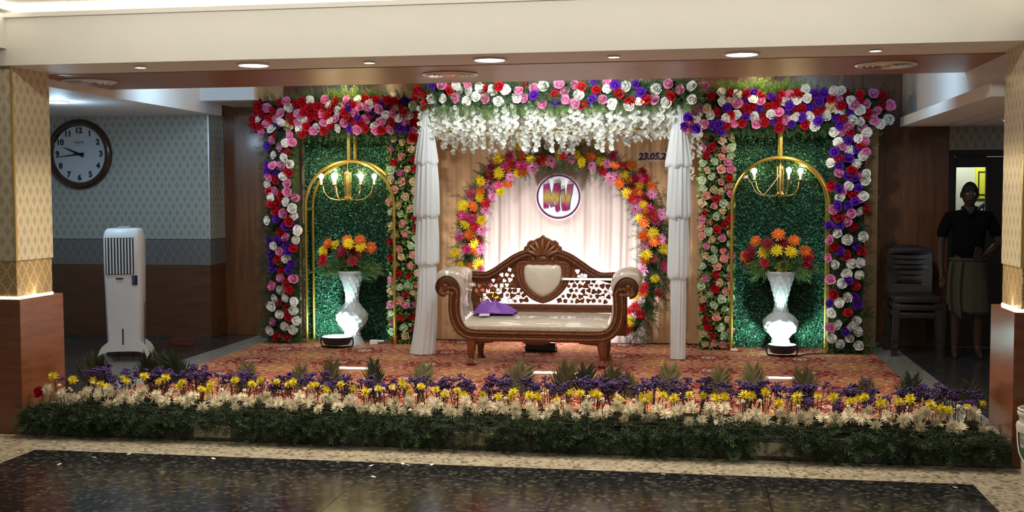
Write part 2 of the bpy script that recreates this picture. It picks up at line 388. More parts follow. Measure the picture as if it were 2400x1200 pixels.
# black granite slabs with narrow joints inside a beige border
x0b, x1b, y1b = -4.52, 1.665, 6.985
nx = 5; wdt = (x1b-x0b)/nx; yr = [y1b-1.25*i for i in range(7)]
def slab(mat, x0, x1, y0, y1, nm='slab', z1=0.0):
    o = MB().cbox(x0, x1, y0, y1, z1-.03, z1, .0015).build(nm, mat, fl); return o
for j in range(6):
    for i in range(nx): slab(M_black, x0b+i*wdt+.001, x0b+(i+1)*wdt-.001, yr[j+1]+.001, yr[j]-.001)
ylast = yr[-1]
for i in range(6):
    a = -8.2 + i*2.2; slab(M_beige, a+.001, a+2.199, y1b, 7.43, 'border_slab')
for j in range(5):
    b = ylast + j*(y1b-ylast)/5; h = (y1b-ylast)/5
    slab(M_beige, x0b-3.6, x0b-.001, b+.001, b+h-.001, 'border_slab'); slab(M_beige, x1b+.001, x1b+3.2, b+.001, b+h-.001, 'border_slab')
struct(MB().box(-8.4, 5.2, ylast, 13.8, -.12, -.032).build('trim_1', M_slot), 'concrete bed under the granite slabs')
# the stage
st = struct(MB().box(-8.2, 4.8, 7.44, 13.6, -.03, ZS-.03).build('stage_platform', M_riser), 'low granite stage platform between the columns')
MB().cbox(-4.89, 1.985, 7.43, 7.45, 0, ZS-.025, .003).build('riser_panel', M_riser, st)
MB().cbox(-8.2, -4.88, 7.45, 13.6, ZS-.03, ZS-.002, .002).build('side_paving', M_dgran, st)
MB().cbox(2.03, 4.8, 7.45, 13.6, ZS-.03, ZS-.002, .002).build('side_paving', M_dgran, st)
MB().cbox(-4.88, -4.60, 7.45, 11.9, ZS-.03, ZS, .002).build('edge_strip', M_grey, st)
MB().cbox(1.755, 2.03, 7.45, 11.9, ZS-.03, ZS, .002).build('edge_strip', M_grey, st)
MB().box(-4.60, 1.755, 7.45, 11.9, ZS-.03, ZS-.004).build('stage_deck', M_dgran, st)
# carpet
M_carpet = newmat('patterned_carpet', (.28,.06,.035), .95, spec=.1)
def carpet_nodes(m):
    nt = m.node_tree; x, y, z, v = pos(nt)
    wv = noisex(nt, v, 4, 2)
    u = x/.86 + .35; q = y/.80
    def polar(off):
        a = (u+off).fr()-.5; b = (q+off).fr()-.5
        return (a*a+b*b).sq(), b.op('ARCTAN2', a)
    rA, tA = polar(0.0); rB, tB = polar(.5)
    zone = (rA + (tA*6).cos()*.035 + (wv-.5)*.22).lt(.27)
    c = mixc(nt, zone, (.43,.165,.105), (.20,.024,.024))
    curl = (rA*58 + (tA*7).sin()*2.2 + wv*9).sin()
    c = mixc(nt, curl.gt(.72)*rA.gt(.10), c, (.60,.36,.21))
    curl2 = (rB*46 + (tB*5).sin()*2.8 - wv*8).sin()
    c = mixc(nt, curl2.gt(.80)*rB.gt(.22), c, (.26,.07,.05))
    lobe = (tB*4).cos().abs().pw(.8)*.25
    c = mixc(nt, rB.lt(lobe), c, (.46,.19,.075)); c = mixc(nt, (rB-lobe).abs().lt(.013), c, (.66,.44,.22))
    c = mixc(nt, ((tB*4).cos().abs().gt(.975))*rB.lt(lobe), c, (.70,.48,.20))
    c = mixc(nt, rB.lt(.035), c, (.74,.55,.2))
    med = rA.lt((tA*8).cos()*.012+.082); c = mixc(nt, med, c, (.68,.60,.53))
    c = mixc(nt, (rA-.042).abs().lt(.013), c, (.22,.10,.10))
    n = noisex(nt, v, 160, 2); c = mixc(nt, (n-.4)*.7, c, (.10,.02,.015))
    nt.links.new(c, bsdf(m).inputs['Base Color']); bump(m, n, .3, .004)
carpet_nodes(M_carpet)
tag(MB().cbox(-4.59, 1.745, 7.47, 11.72, ZS-.004, ZS+.006, .004).build('carpet', M_carpet), 'red and tan patterned carpet covering the stage floor', 'carpet')
ZC = ZS+.006
# columns
def column(name, xi, s, label):         # s: direction away from the stage
    o = sempty(name, (xi, 7.7, 0)); o['label'] = label
    def bx(nm, a, b, y0, y1, z0, z1, mat, r=.004):
        q = MB().cbox(min(a,b), max(a,b), y0-7.7, y1-7.7, z0, z1, r).build(nm, mat, o); return q
    bx('pedestal', -s*.05, s*.75, 7.43, 8.0, 0, 1.0, M_wood)
    bx('glow_strip', s*.005, s*.5, 7.485, 7.955, 1.0, 1.012, M_ledw, .002)
    bx('patterned_band', s*.008, s*.55, 7.49, 7.95, 1.012, 1.28, M_dam)
    bx('shaft', 0, s*.55, 7.48, 7.96, 1.28, 2.72, M_paper)
    bx('corner_trim', -s*.004, s*.010, 7.474, 7.492, 1.28, 2.71, M_brass, .001)
    return o
column('column', XL, -1, 'wallpapered column on a wooden pedestal at the left end of the stage')
column('column', XR, 1, 'wallpapered column on a wooden pedestal at the right end of the stage')
for s, x in ((-1, XL), (1, XR)): lamp('AREA', 'pedestal_glow', (x-s*.025, 7.70, 1.012), .7, WARM, (x, 7.70, 2.0), .03, sizey=.5)
# beam, ceilings
struct(MB().box(-8.2, 4.8, 7.43, 8.04, ZB, 3.05).build('beam', M_cream), 'cream ceiling beam across the front of the stage')
struct(MB().box(-8.2, 4.8, 7.395, 7.6, 3.05, 3.082).box(-8.2, 4.8, 7.50, 8.04, 3.08, 3.6).build('trim_2', M_cream), 'lip of the light cove above the beam')
struct(MB().box(-4.88, 1.99, 7.42, 7.445, 3.098, 3.125).box(-4.90, -4.875, 5.0, 7.445, 3.098, 3.125).box(1.985, 2.01, 5.0, 7.445, 3.098, 3.125).build('cove_light', M_cove), 'bright strip light in the ceiling cove')
struct(MB().box(-8.2, 4.8, ylast, 7.50, 3.14, 3.3).build('ceiling', M_cream), 'cream hall ceiling')
struct(MB().box(-4.9, 2.0, 6.38, 6.53, 3.055, 3.145).build('fill_strip_lip', M_cream), 'added cream lip hiding the unseen fill strip')  # added only to keep the fill strip out of sight
# side bulkheads of the hall
struct(MB().box(-8.2, -4.95, ylast, 7.43, 2.83, 3.08).build('trim_3', M_cream), 'cream bulkhead along the left wall')
struct(MB().box(2.03, 4.8, ylast, 7.43, 2.83, 3.08).build('trim_4', M_cream), 'cream bulkhead along the right wall')
# stage ceiling
struct(MB().box(-5.15, 2.08, 8.04, 9.23, ZB-.005, 2.78).build('trim_5', M_soffit), 'brown laminate soffit over the front of the stage')
struct(MB().box(-5.15, 2.3, 9.2, 13.7, 3.0, 3.2).build('ceiling', M_woodh), 'raised dark ceiling above the stage')
struct(MB().box(-8.2, -5.15, 8.04, 11.6, 2.64, 3.0).build('trim_6', M_ceilw), 'lowered white ceiling of the left bay')
struct(MB().box(-5.15, -4.55, 11.05, 11.9, 2.76, 3.0).build('trim_7', M_ceilw), 'white bulkhead beside the left bay')
struct(MB().box(2.08, 2.20, 8.04, 11.9, 2.5, 3.0).box(2.2, 4.8, 8.04, 11.9, 2.55, 3.0).build('trim_8', M_ceilw), 'white bulkhead above the right bay')
struct(MB().box(1.965, 4.8, 7.97, 11.35, 2.41, 2.5).build('trim_9', M_ceilw), 'lowered white ceiling slab of the right bay')
for k in range(2): MB().box(2.35+k*.22, 2.356+k*.22, 8.1, 11.3, 2.406, 2.41).build('ceiling_joint', M_greyp, bpy.data.objects['trim_9'])
# walls of the stage
wl = sempty('wall_left', (0,0,0)); wl['label'] = 'grey wallpapered wall of the left bay with a wooden wainscot'
MB().box(-8.2, -5.27, 11.5, 11.9, 1.285, 2.66).build('wallpaper', M_paperg, wl)
MB().box(-8.2, -5.27, 11.505, 11.9, 1.0, 1.28).build('patterned_band', M_damg, wl)
MB().box(-8.2, -5.27, 11.497, 11.9, .20, 1.0).build('wainscot', M_woodh, wl)
MB().box(-5.275, -5.262, 11.495, 11.51, 1.28, 2.65).build('corner_trim', M_chrome, wl)
struct(MB().box(-8.2, -5.27, 11.49, 11.9, ZS-.01, .20).build('baseboard_left', M_dgran), 'dark skirting under the wooden wainscot')
wb = struct(MB().box(-5.6, 2.545, 11.95, 12.1, ZS-.01, 3.0).build('wall_back', M_woodv), 'dark wooden panelled wall behind the stage')
for k in range(9):
    a = -5.27 + k*.87; b = min(a+.866, 2.545); MB().cbox(a, b, 11.9, 11.95, ZS, 3.0, .003).build('panel', M_woodv, wb)
struct(MB().box(-8.3, -8.2, 7.43, 12.1, 0, 3.0).build('wall_far_left', M_cream)); struct(MB().box(4.8, 4.9, 7.43, 14, 0, 3.0).build('wall_right', M_cream))
# doorway on the right: dark wall with an opening, door leaf with a window
wr = sempty('wall_right_back'); wr['label'] = 'wall of the right bay around the dark door'
MB().box(2.545, 4.8, 11.9, 12.05, 2.20, 3.0).build('wallpaper', M_paperg, wr)
MB().box(3.42, 4.8, 11.9, 12.05, ZS-.01, 2.20).build('wall_panel', M_woodv, wr)
dr = sempty('door_1', (2.55, 11.94, ZS)); dr['label'] = 'dark door with a tall glass window'
M_door = newmat('dark_door_paint', (.012,.010,.009), .4)
MB().cbox(0, .055, -.03, .08, 0, 2.02, .004).cbox(.815, .87, -.03, .08, 0, 2.02, .004).cbox(.055, .815, -.03, .08, 1.955, 2.02, .004).build('door_frame', M_door, dr)
lf = MB().cbox(.058, .075, 0, .045, .005, 1.95, .003).cbox(.365, .812, 0, .045, .005, 1.95, .003).cbox(.075, .365, 0, .045, .005, 1.0, .003).cbox(.075, .365, 0, .045, 1.845, 1.956, .003).build('door_leaf', M_door, dr)
M_glass = newmat('window_glass', (1,1,1), .02); bsdf(M_glass).inputs['Transmission Weight'].default_value = 1; bsdf(M_glass).inputs['IOR'].default_value = 1.02
MB().box(.075, .365, .018, .024, 1.0, 1.845).build('window_pane', M_glass, lf)
MB().tube([(.76,-.05,.95),(.76,-.05,1.15)], .009).build('handle', M_chrome, lf)
# the lit room behind the door
M_cream2 = newmat('pale_green_wall', (.60,.62,.50), .7)
struct(MB().box(2.0, 4.8, 13.5, 13.6, ZS, 3).build('wall_far', M_cream2), 'pale lit wall of the room behind the door')
tag(MB().cbox(3.17, 3.40, 13.47, 13.5, 1.70, 2.05, .003).build('wall_sign', M_yel), 'yellow framed sign on the lit wall behind the door', 'sign')
MB().box(3.20,3.37,13.462,13.472,2.0,2.012).box(3.20,3.37,13.462,13.472,1.74,1.752).box(3.20,3.212,13.462,13.472,1.74,2.01).box(3.358,3.37,13.462,13.472,1.74,2.01).build('sign_border', M_ink, bpy.data.objects['wall_sign'])
hr = thing('stair_handrail', 'dark slanting stair rail seen through the door window', 'railing', (3.0, 13.2, ZS))
MB().tube([(-.02,0,1.28),(.55,0,1.72)], .022).build('rail', M_ink, hr)
for k in range(6): MB().tube([(.02+k*.09,0,.02),(.02+k*.09,0,1.30+k*.07)], .008, 6).build('baluster', M_ink, hr)
# ------------------------------------------------------------------ ceiling fittings
def downlight(x, y, z, r, mat, label, grp, nm='ceiling_downlight'):
    t = thing(nm, label, 'ceiling light', (x, y, z), 0, grp)
    MB().lathe([(r*1.16,0),(r*1.2,-.006),(r*1.1,-.014),(r*1.0,-.012),(r*.98,0)], 28, cap=False).build('trim_ring', M_white, t, True)
    MB().lathe([(.001,-.008),(r*.7,-.010),(r*1.0,-.009)], 28, cap=False).build('diffuser', mat, t, True); return t
nmS = ['leftmost small warm', 'second small warm', 'third small warm', 'rightmost small warm']
for (x, y), n in zip(SMALL, nmS): downlight(x, y, ZB, .038, M_ledw, n+' recessed downlight under the cream beam', 'small downlights in the beam')
nmL = ['left large white', 'middle large white', 'right large white']
for (x, y), n in zip(LARGE, nmL): downlight(x, y, ZB, .105, M_led, n+' round downlight under the cream beam', 'large downlights in the beam')
downlight(-5.86, 9.55, 2.64, .09, M_ledc, 'cold white downlight in the low ceiling of the left bay', None)
downlight(2.75, 10.4, 2.41, .075, M_ledc, 'cold white downlight in the low ceiling slab of the right bay', None)
M_vent = newmat('vent_metal', (.88,.88,.9), .3, metal=.0)
def diffuser(x, y, label):
    t = thing('air_diffuser', label, 'air vent', (x, y, ZB-.005), 0, 'round ceiling air vents')
    MB().lathe([(.215,0),(.22,-.008),(.205,-.018),(.185,-.012),(.18,.0)], 36, cap=False).build('outer_ring', M_vent, t, True)
    for r in (.15, .11, .07): MB().lathe([(r,-.002),(r+.024,-.020),(r+.028,-.016),(r+.004,.001)], 30, cap=False).build('louvre_ring', M_chrome, t, True)
    MB().lathe([(.001,-.018),(.03,-.017),(.045,-.008)], 20, cap=False).build('centre_cone', M_chrome, t, True)
    MB().lathe([(.001,-.0015),(.185,-.0015)], 24, cap=False).build('backing', M_slot, t)
diffuser(-4.93, 8.50, 'round chrome air vent in the brown soffit beside the left column')
diffuser(-1.90, 8.56, 'round chrome air vent in the brown soffit above the middle of the stage')
diffuser(1.37, 8.53, 'round chrome air vent in the brown soffit near the right column')
# ------------------------------------------------------------------ socket plates on the riser
def socket(x, zc, label):
    t = thing('socket_plate', label, 'socket', (x, 7.428, zc), 0, 'socket plates on the riser')
    MB().cbox(-.14, .14, -.010, 0, -.043, .043, .003).build('plate', M_sock, t)
    for k, kind in enumerate('soxs'):
        cx = -.096+k*.064
        q = MB().cbox(cx-.027, cx+.027, -.013, -.008, -.027, .027, .002).build({'s':'socket','o':'switch','x':'blank'}[kind], M_sock, t)
        if kind == 's':
            b = MB()
            for dx, dz in ((-.012,-.008),(.012,-.008),(0,.013)): b.ball((cx+dx,-.0135,dz), .005, 8, 4, (1,.3,1))
            b.build('pin_hole', M_ink, q, True)
        elif kind == 'o': MB().cbox(cx-.014, cx+.014, -.018, -.012, -.02, .02, .002).build('rocker', M_sock, q)
socket(-3.41, .068, 'leftmost cream socket plate on the riser, half under ferns'); socket(-1.50, .077, 'middle cream socket plate on the riser, below the sofa'); socket(.51, .072, 'rightmost cream socket plate on the riser')
# ------------------------------------------------------------------ wall clock
ck = thing('wall_clock', 'large round wall clock with dark wooden rim on the wallpapered wall', 'clock', (-6.79, 11.495, 2.23))
M_dial = newmat('pale_blue_dial', (.55,.62,.68), .3)
def ringmb(prof, n=56):
    b = MB(); b.lathe([(r, -y) for r, y in prof], n, cap=False); b.v = [(x, -z, yy) for x, yy, z in b.v]; return b
ringmb([(.388,0),(.390,-.030),(.375,-.052),(.35,-.058),(.325,-.050),(.318,-.030),(.312,-.022)]).build('rim', newmat('dark_clock_wood', (.045,.016,.010), .2, coat=.6), ck, True)
ringmb([(.001,-.022),(.315,-.022)]).build('dial', M_dial, ck)
for k in range(1, 13):
    a = PI/2 - k*PI/6; o = text_mesh('numeral', str(k), .088, M_ink, ck, .001, .0035); o.location = (.262*math.cos(a), -.025, .262*math.sin(a))
def hand(nm, ang, L, w0):
    d = Vector((math.cos(ang), 0, math.sin(ang))); p = Vector((-d.z, 0, d.x))
    pts = [-d*.06+p*w0*1.3, -d*.06-p*w0*1.3, d*.05-p*w0, d*.05+p*w0, d*L-p*w0*.25, d*L+p*w0*.25]
    q = [(v.x, v.z) for v in (pts[0], pts[1], pts[2], pts[4], pts[5], pts[3])]
    MB().prism(q, -.032, -.029).build(nm, M_ink, ck)
hand('hour_hand', math.radians(157), .20, .012); hand('minute_hand', math.radians(187), .285, .009)
o = text_mesh('maker_print', 'Ajanta', .048, newmat('grey_blue_ink', (.10,.12,.16), .5), ck, .0008); o.location = (0, -.024, .135)
MB().box(-.05,.05,-.0245,-.0235,.098,.101).build('maker_underline', newmat('grey_blue_ink'), ck)
MB().ball((0,-.034,0), .012, 10, 6).build('hub', M_ink, ck, True)
# ------------------------------------------------------------------ air cooler
ac = thing('air_cooler', 'tall white tower air cooler standing before the wooden wainscot', 'air cooler', (-5.585, 10.22, ZS-.002), math.radians(16))
b = MB(); n = 9
def coolsec(z):      # half widths by height
    t = z/1.27; return .150+.022*min(1, t*1.5), .15
prof = [.055,.3,.6,.9,1.18,1.24,1.265]
vs = []; fs = []
for j, z in enumerate(prof):
    hw, hd = coolsec(z); k = {1.24:.012, 1.265:.035}.get(z, 0)
    c = .022
    for x, y in ((-hw+k+c,-hd+k),(hw-k-c,-hd+k),(hw-k,-hd+k+c),(hw-k,hd-k-c),(hw-k-c,hd-k),(-hw+k+c,hd-k),(-hw+k,hd-k-c),(-hw+k,-hd+k+c)): vs.append((x, y, z))
for j in range(len(prof)-1):
    for i in range(8): fs.append((j*8+i, j*8+(i+1)%8, (j+1)*8+(i+1)%8, (j+1)*8+i))
fs += [tuple(range(7,-1,-1)), tuple(len(vs)-8+i for i in range(8))]
b.add(vs, fs); b.build('body', M_white, ac, True)
MB().cbox(-.150,.118,-.156,-.14,.815,1.175,.003).build('outlet', M_slot, ac)
for k in range(9):
    x = -.132+k*.029; o = MB().cbox(-.007,.007,-.006,.006,.82,1.17,.002).build('louvre', M_white, ac, loc=(x,-.157,0))
MB().cbox(.098,.150,-.158,-.145,.71,.805,.003).build('control_panel', M_blue, ac)
for k in range(4): MB().box(.106,.120,-.1595,-.1575,.725+k*.019,.731+k*.019).build('button', M_greyp, ac)
MB().cbox(-.055,.015,-.160,-.146,.768,.782,.004).build('latch', M_dark, ac)
for k in range(7): MB().cbox(-.115+k*.031,-.109+k*.031,-.1535,-.14,.26,.76,.002).build('rib', M_white, ac)
MB().cbox(-.008,.006,-.1535,-.13,.12,.28,.003).build('water_gauge', M_slot, ac)
for sx in (-1, 1):
    for sy in (-1, 1):
        b = MB(); 
        pts = [(q.x, q.y) for q in catmull([Vector((sx*.11,.165,0)),Vector((sx*.165,.135,0)),Vector((sx*.215,.085,0)),Vector((sx*.25,.0,0))], 5)] + [(sx*.225,.0),(sx*.195,.035),(sx*.15,.052),(sx*.09,.055)]
        b.prism(pts, sy*.12-.035, sy*.12+.035); b.build('foot', M_white, ac, True)
for x in (-.06,.08): MB().ball((x,-.11,.03), .03, 10, 6, (.5,1,1)).build('castor', M_dark, ac, True)
MB().tube(catmull([(.176,.02,.52),(.18,.0,.44),(.182,-.03,.30),(.184,-.05,.16),(.19,-.06,.10)],5), .004, 6).build('power_cord', M_dark, ac, True)
MB().cbox(-.06,.06,-.03,.03,1.262,1.285,.006).build('top_knob', M_greyp, ac)
o = tag(MB().cbox(-.115,.115,-.055,.055,0,.075,.006).build('brick', M_brick), 'dull red brick lying on the dark floor beside the air cooler', 'brick'); o.location = (-5.38, 11.0, ZS-.002)
# ================================================================== flower kit
def petal(b, az, tilt, L, W, r0=.0, z0=0.0, curl=0.0, cup=.0, ns=3, nt_=2, tip=.5, wave=0):
    ca, sa = math.cos(az), math.sin(az)
    pr, pz, an = r0, z0, tilt; rows = [(r0, z0)]
    for i in range(ns):
        pr += L/ns*math.cos(an); pz += L/ns*math.sin(an); an += curl/ns; rows.append((pr, pz))
    vs = []; fs = []
    for i, (r, z) in enumerate(rows):
        s = i/ns; w = W*(.45 + .55*math.sin(PI*min(1, s*.95)**.8)) if s < 1 else W*tip
        for j in range(nt_+1):
            t = -1+2*j/nt_; lat = t*w; dz = cup*t*t*W + (wave*math.sin(7*t+az*3)*W if i == ns else 0)
            vs.append((ca*(r-dz*.5*math.sin(tilt)) - sa*lat, sa*(r-dz*.5*math.sin(tilt)) + ca*lat, z + dz*math.cos(tilt)))
    for i in range(ns):
        for j in range(nt_): fs.append((i*(nt_+1)+j, i*(nt_+1)+j+1, (i+1)*(nt_+1)+j+1, (i+1)*(nt_+1)+j))
    b.add(vs, fs)
def rose_mesh(name, mat, seed, R=.05, layers=((6,.15,1.0),(6,.62,.80),(5,1.0,.62),(4,1.3,.42))):
    rd = random.Random(seed); b = MB()
    for li, (n, tilt, q) in enumerate(layers):
        a0 = rd.random()*6
        for k in range(n):
            petal(b, a0+2*PI*k/n+rd.uniform(-.15,.15), tilt+rd.uniform(-.12,.12), R*q*rd.uniform(.9,1.1), R*.50*q*rd.uniform(.9,1.15)+R*.06,
                  R*.06, -R*.15+R*.10*li, .35+.25*rd.random()+.25*li, .30, 3, 2, .55, .10)
    b.ball((0,0,R*.26), R*.34, 6, 4, (1,1,1.1)); b.ball((0,0,-R*.2), R*.55, 8, 4, (1,1,.5))
    return b.mesh(name, mat, 2)
def gerbera_mesh(name, mat, core, seed, R=.062):
    rd = random.Random(seed); b = MB()
    for n, q, tl, z in ((15, 1.0, .10, 0), (12, .76, .38, .004), (8, .45, .7, .006)):
        for k in range(n): petal(b, 2*PI*k/n+rd.uniform(-.1,.1)+q, tl+rd.uniform(-.15,.12), R*q*rd.uniform(.9,1.06), R*.145, R*.08, z, -.35, .15, 2, 1, .55)
    b.k = 1; b.ball((0,0,.004), R*.24, 9, 5, (1,1,.55)); b.k = 2; b.lathe([(R*.22,0),(R*.12,-R*.25),(.004,-R*.4)], 7)
    return b.mesh(name, [mat, core, M_stem], 2)
def mum_mesh(name, mat, seed, R=.052, n=(16,14,11,8)):
    rd = random.Random(seed); b = MB()
    for li, k_ in enumerate(n):
        for k in range(k_): petal(b, 2*PI*k/k_+rd.uniform(-.2,.2)+li, -.1+.36*li+rd.uniform(-.22,.2), R*(1-.15*li)*rd.uniform(.78,1.1), R*.105, R*.05, .004*li, .25+.1*li, .25, 2, 1, .45)
    b.ball((0,0,.012), R*.22, 7, 4)
    return b.mesh(name, mat, 2)
ROSES = {k: [rose_mesh(FNAME[k]+'_rose', FM[k], 10*i+ord(k) % 7, .050) for i in range(3)] for k in 'RWKPC'}
SROSE = {k: [rose_mesh(FNAME[k]+'_small_rose', FM[k], 50+i, .039, ((5,.2,1.0),(5,.7,.78),(4,1.15,.5))) for i in range(2)] for k in 'RKSCGN'}
GERB = {k: [gerbera_mesh(FNAME[k]+'_gerbera', FM[k], M_corey if k in 'YO' else M_core, 70+i) for i in range(2)] for k in 'YORKMD'}
MUMW = [mum_mesh('white_chrysanthemum', M_chw, 90+i, .056) for i in range(4)]
MUMY = [mum_mesh('yellow_chrysanthemum', M_chy, 95+i, .040, (13,11,9,6)) for i in range(3)]
def put(me, name, p, d, parent, s=1.0):
    o = bpy.data.objects.new(name, me); C.objects.link(o); o.parent = parent; o.location = p
    o.rotation_euler = rot_to(d, random.uniform(0, 6.28)).to_euler(); o.scale = (s, s, s); return o
def fern_template(L=.16, n=22, w=.0035, q=.045):
    vs = []; fs = []; rd = random.Random(3)
    def blade(p, d, l, w):
        d = Vector(d).normalized(); s = d.orthogonal().normalized()*w; k = len(vs); p = Vector(p)
        vs.extend([tuple(p-s*.5), tuple(p+s*.5), tuple(p+d*l*.6+s), tuple(p+d*l)]); fs.append((k, k+1, k+2, k+3))
    blade((0,0,0), (0,0,1), L, w*.7)
    for i in range(n):
        t = (i+1)/n; a = i*2.4
        blade((0,0,L*t*.95), (math.cos(a), math.sin(a), .9), q*(1.15-t*.6), w)
    return vs, fs
FERN = fern_template(); FERNL = fern_template(.20, 30, .0042, .06)
LEAFT = ([(0,0,0),(-.5,.0,.45),(0,-.10,.45),(.5,0,.45),(0,-.05,1)], [(0,2,4,1),(0,3,4,2)])
def rnd_rot(d, spread): 
    v = Vector(d)+Vector((random.gauss(0,spread), random.gauss(0,spread), random.gauss(0,spread))); return np.array(rot_to(v if v.length > .05 else Vector(d), random.uniform(0,6.28)))
def fern_field(name, pts, d, spread, mat, parent, s=(.7,1.2), tmpl=FERN):
    xf = [(p, rnd_rot(d(p) if callable(d) else d, spread), random.uniform(*s)) for p in pts]
    return stuff_mesh(name, tmpl[0], tmpl[1], xf, mat, parent)
def crop(s, ox, oy, txt):           # flower list read off the photograph: colour letter, then place
    out = []
    for tok in txt.split():
        k = tok[0]; x, y = tok[1:].split(','); out.append((k, ox+float(x)/s, oy+float(y)/s))
    return out
def loc_of(o): return Vector(o.location)
def plant_roses(parent, items, y, jit=.03, bulge=None, kit=ROSES, sc=(.92,1.12), nm='rose'):
    c = loc_of(parent)
    for k, u, v in items:
        yy = y + random.uniform(-jit, jit); p = P(u, v, yy)
        d = Vector((random.gauss(0,.28)-.15, -1, random.gauss(0,.25)+.05))
        if bulge: d += bulge(p)
        put(random.choice(kit[k]), nm, p - c, d, parent, random.uniform(*sc))
# ================================================================== backdrop fabric
def pleats(x, seed, amp):
    return .6*amp*(math.sin(x*31+seed)+.6*math.sin(x*57+2*seed+1.3*math.sin(x*9))+.35*math.sin(x*113+seed*3))
bd = thing('backdrop_curtain', 'peach pleated satin backdrop hung behind the flower arches', 'curtain', (-1.4, 11.74, ZC))
def curtain_panel(nm, x0, x1, z0, z1, y, amp, mat, seed):
    n = int((x1-x0)/.012); b = MB()
    def f(i, j):
        x = x0+(x1-x0)*i; zt_ = z1 if z1 > 2.4 else 1.25+.86*math.sqrt(max(.0, 1-((x+1.385)/.92)**2)); z = z0+(zt_-z0)*j
        return (x+1.4, y-11.74+pleats(x+.01*math.sin(z*3), seed, amp)+.006*math.sin(z*2.1+x*8), z-ZC)
    b.grid(n, 14, f); return b.build(nm, mat, bd, 2)
curtain_panel('peach_panel', -4.46, -1.9, ZC+.004, 2.70, 11.76, .012, M_peach, 1.0)
curtain_panel('peach_panel', -1.95, -.55, ZC+.004, 2.72, 11.78, .010, M_peach, 2.0)
curtain_panel('peach_panel', -.60, 1.83, ZC+.004, 2.68, 11.76, .012, M_peach, 3.0)
curtain_panel('pale_panel', -2.26, -.50, ZC+.004, 2.35, 11.71, .013, M_pale, 4.0)['label'] = 'pale pink inner panel inside the flower arch'
MB().tube([(-3.10,.02,2.54),(3.16,.02,2.54)], .014).build('curtain_rod', M_gold, bd)
# pale end strip of the right gate
def gate(name, x0, x1, yb, label):
    return thing(name, label, 'flower stand', ((x0+x1)/2, yb, ZC))
# ================================================================== hedge panels
def hedge(x0, x1, z1, label):
    t = thing('hedge_panel', label, 'hedge panel', ((x0+x1)/2, 11.60, ZC), 0, 'artificial hedge panels')
    hw = (x1-x0)/2; h = z1-ZC
    MB().cbox(-hw, hw, .02, .05, 0, h, .004).build('backing_board', M_hedgeb, t)
    for k in range(2):
        xf = []
        for i in range(15000):
            p = (random.uniform(-hw, hw), random.uniform(-.045, .018)*random.random()**.5, random.uniform(.0, h))
            xf.append((p, rnd_rot((0,-.75,.30), .55), random.uniform(.011,.021)))
        stuff_mesh('leaves', LEAFT[0], LEAFT[1], xf, (M_hedge, newmat('hedge_green_light', (.09,.32,.20), .35, var=.5, vscale=25))[k], t)
    return t
hedge(-4.215, -3.17, 2.48, 'dark green leafy hedge panel inside the left flower gate'); hedge(.34, 1.40, 2.44, 'dark green leafy hedge panel inside the right flower gate')
# ================================================================== flower gates with headers and columns
HL = crop(3.53, 560, 180, '''R165,215 R160,250 K232,262 R285,283 R190,310 R150,300 W165,350 R120,360 R125,405 R175,415 K232,385 W270,432 K187,465 K425,475 R335,215 K395,205
W410,255 K350,300 K310,345 W345,370 P322,402 R420,338 C412,405 R470,228 R515,205 R540,250 R580,258 K488,310 R535,295 R590,345 W533,355 K492,380 W502,430 R560,410 R520,468 W590,190 K712,192
R650,245 R695,255 R625,300 K686,305 R730,325 W748,360 K803,350 K700,380 W645,420 K620,445 R710,447 R755,410 W820,425 W745,232 R800,205 K895,185 K880,225 W820,280 W985,190 P905,262 R945,235 R890,330
K960,297 R930,350 K870,380 R985,375 P925,430 K975,437 R1055,185 R1135,195 W1085,225 K1000,252 K1060,250 R1085,315 K1040,352 P1180,235 K1160,265 R1225,195 R1235,235 R1285,205 W1220,315 K1275,298 K1175,370
W1125,400 R1048,425 K1135,445 R1178,440 P1372,200 C1318,250 R1365,280 W1325,340 R1265,375 K1250,435 P1335,425 P1390,425 K1385,380 W1440,245 W1412,322 R1465,300 R1452,380 K1448,445 R1440,500
R245,345 R590,300 P985,345 R440,375 R655,330 R760,270 R870,290 P1100,300 R1010,390 R1350,240''')
BL = crop(3.53, 560, 180, '''R298,487 K275,525 P240,575 W382,545 K440,540 K340,582 R400,630 W290,650 W377,668 K278,735 K352,735 W422,725 P240,735 P240,780 P305,785 R412,792 W365,825 R300,850 K250,830
K402,880 W240,890 K300,940 K400,955 R255,940 W265,997 R348,980 K465,1005 W390,1035 R268,1050 R322,1050 W440,1088 R305,1112 K365,1128 R405,1125 W455,1150 P318,1170''') + crop(3.334, 560, 500, '''P300,40 K345,5
R390,65 W225,55 P365,100 P415,100 R328,143 W455,132 K368,183 P300,212 P375,247 R425,272 W445,205 K318,300 P250,300 P388,300 W370,352 R303,362 P410,390 P265,432 R332,438 P388,445 K328,500 K425,515 R375,547
K262,565 W330,597 R398,602 W365,660 W433,688 W280,665 R308,700 W255,725 R372,745 W428,760 W320,790 R383,812 K268,845 W445,840 W360,880 W420,908 W245,915 R378,967 R298,965 P255,375 W272,255 P240,210''')
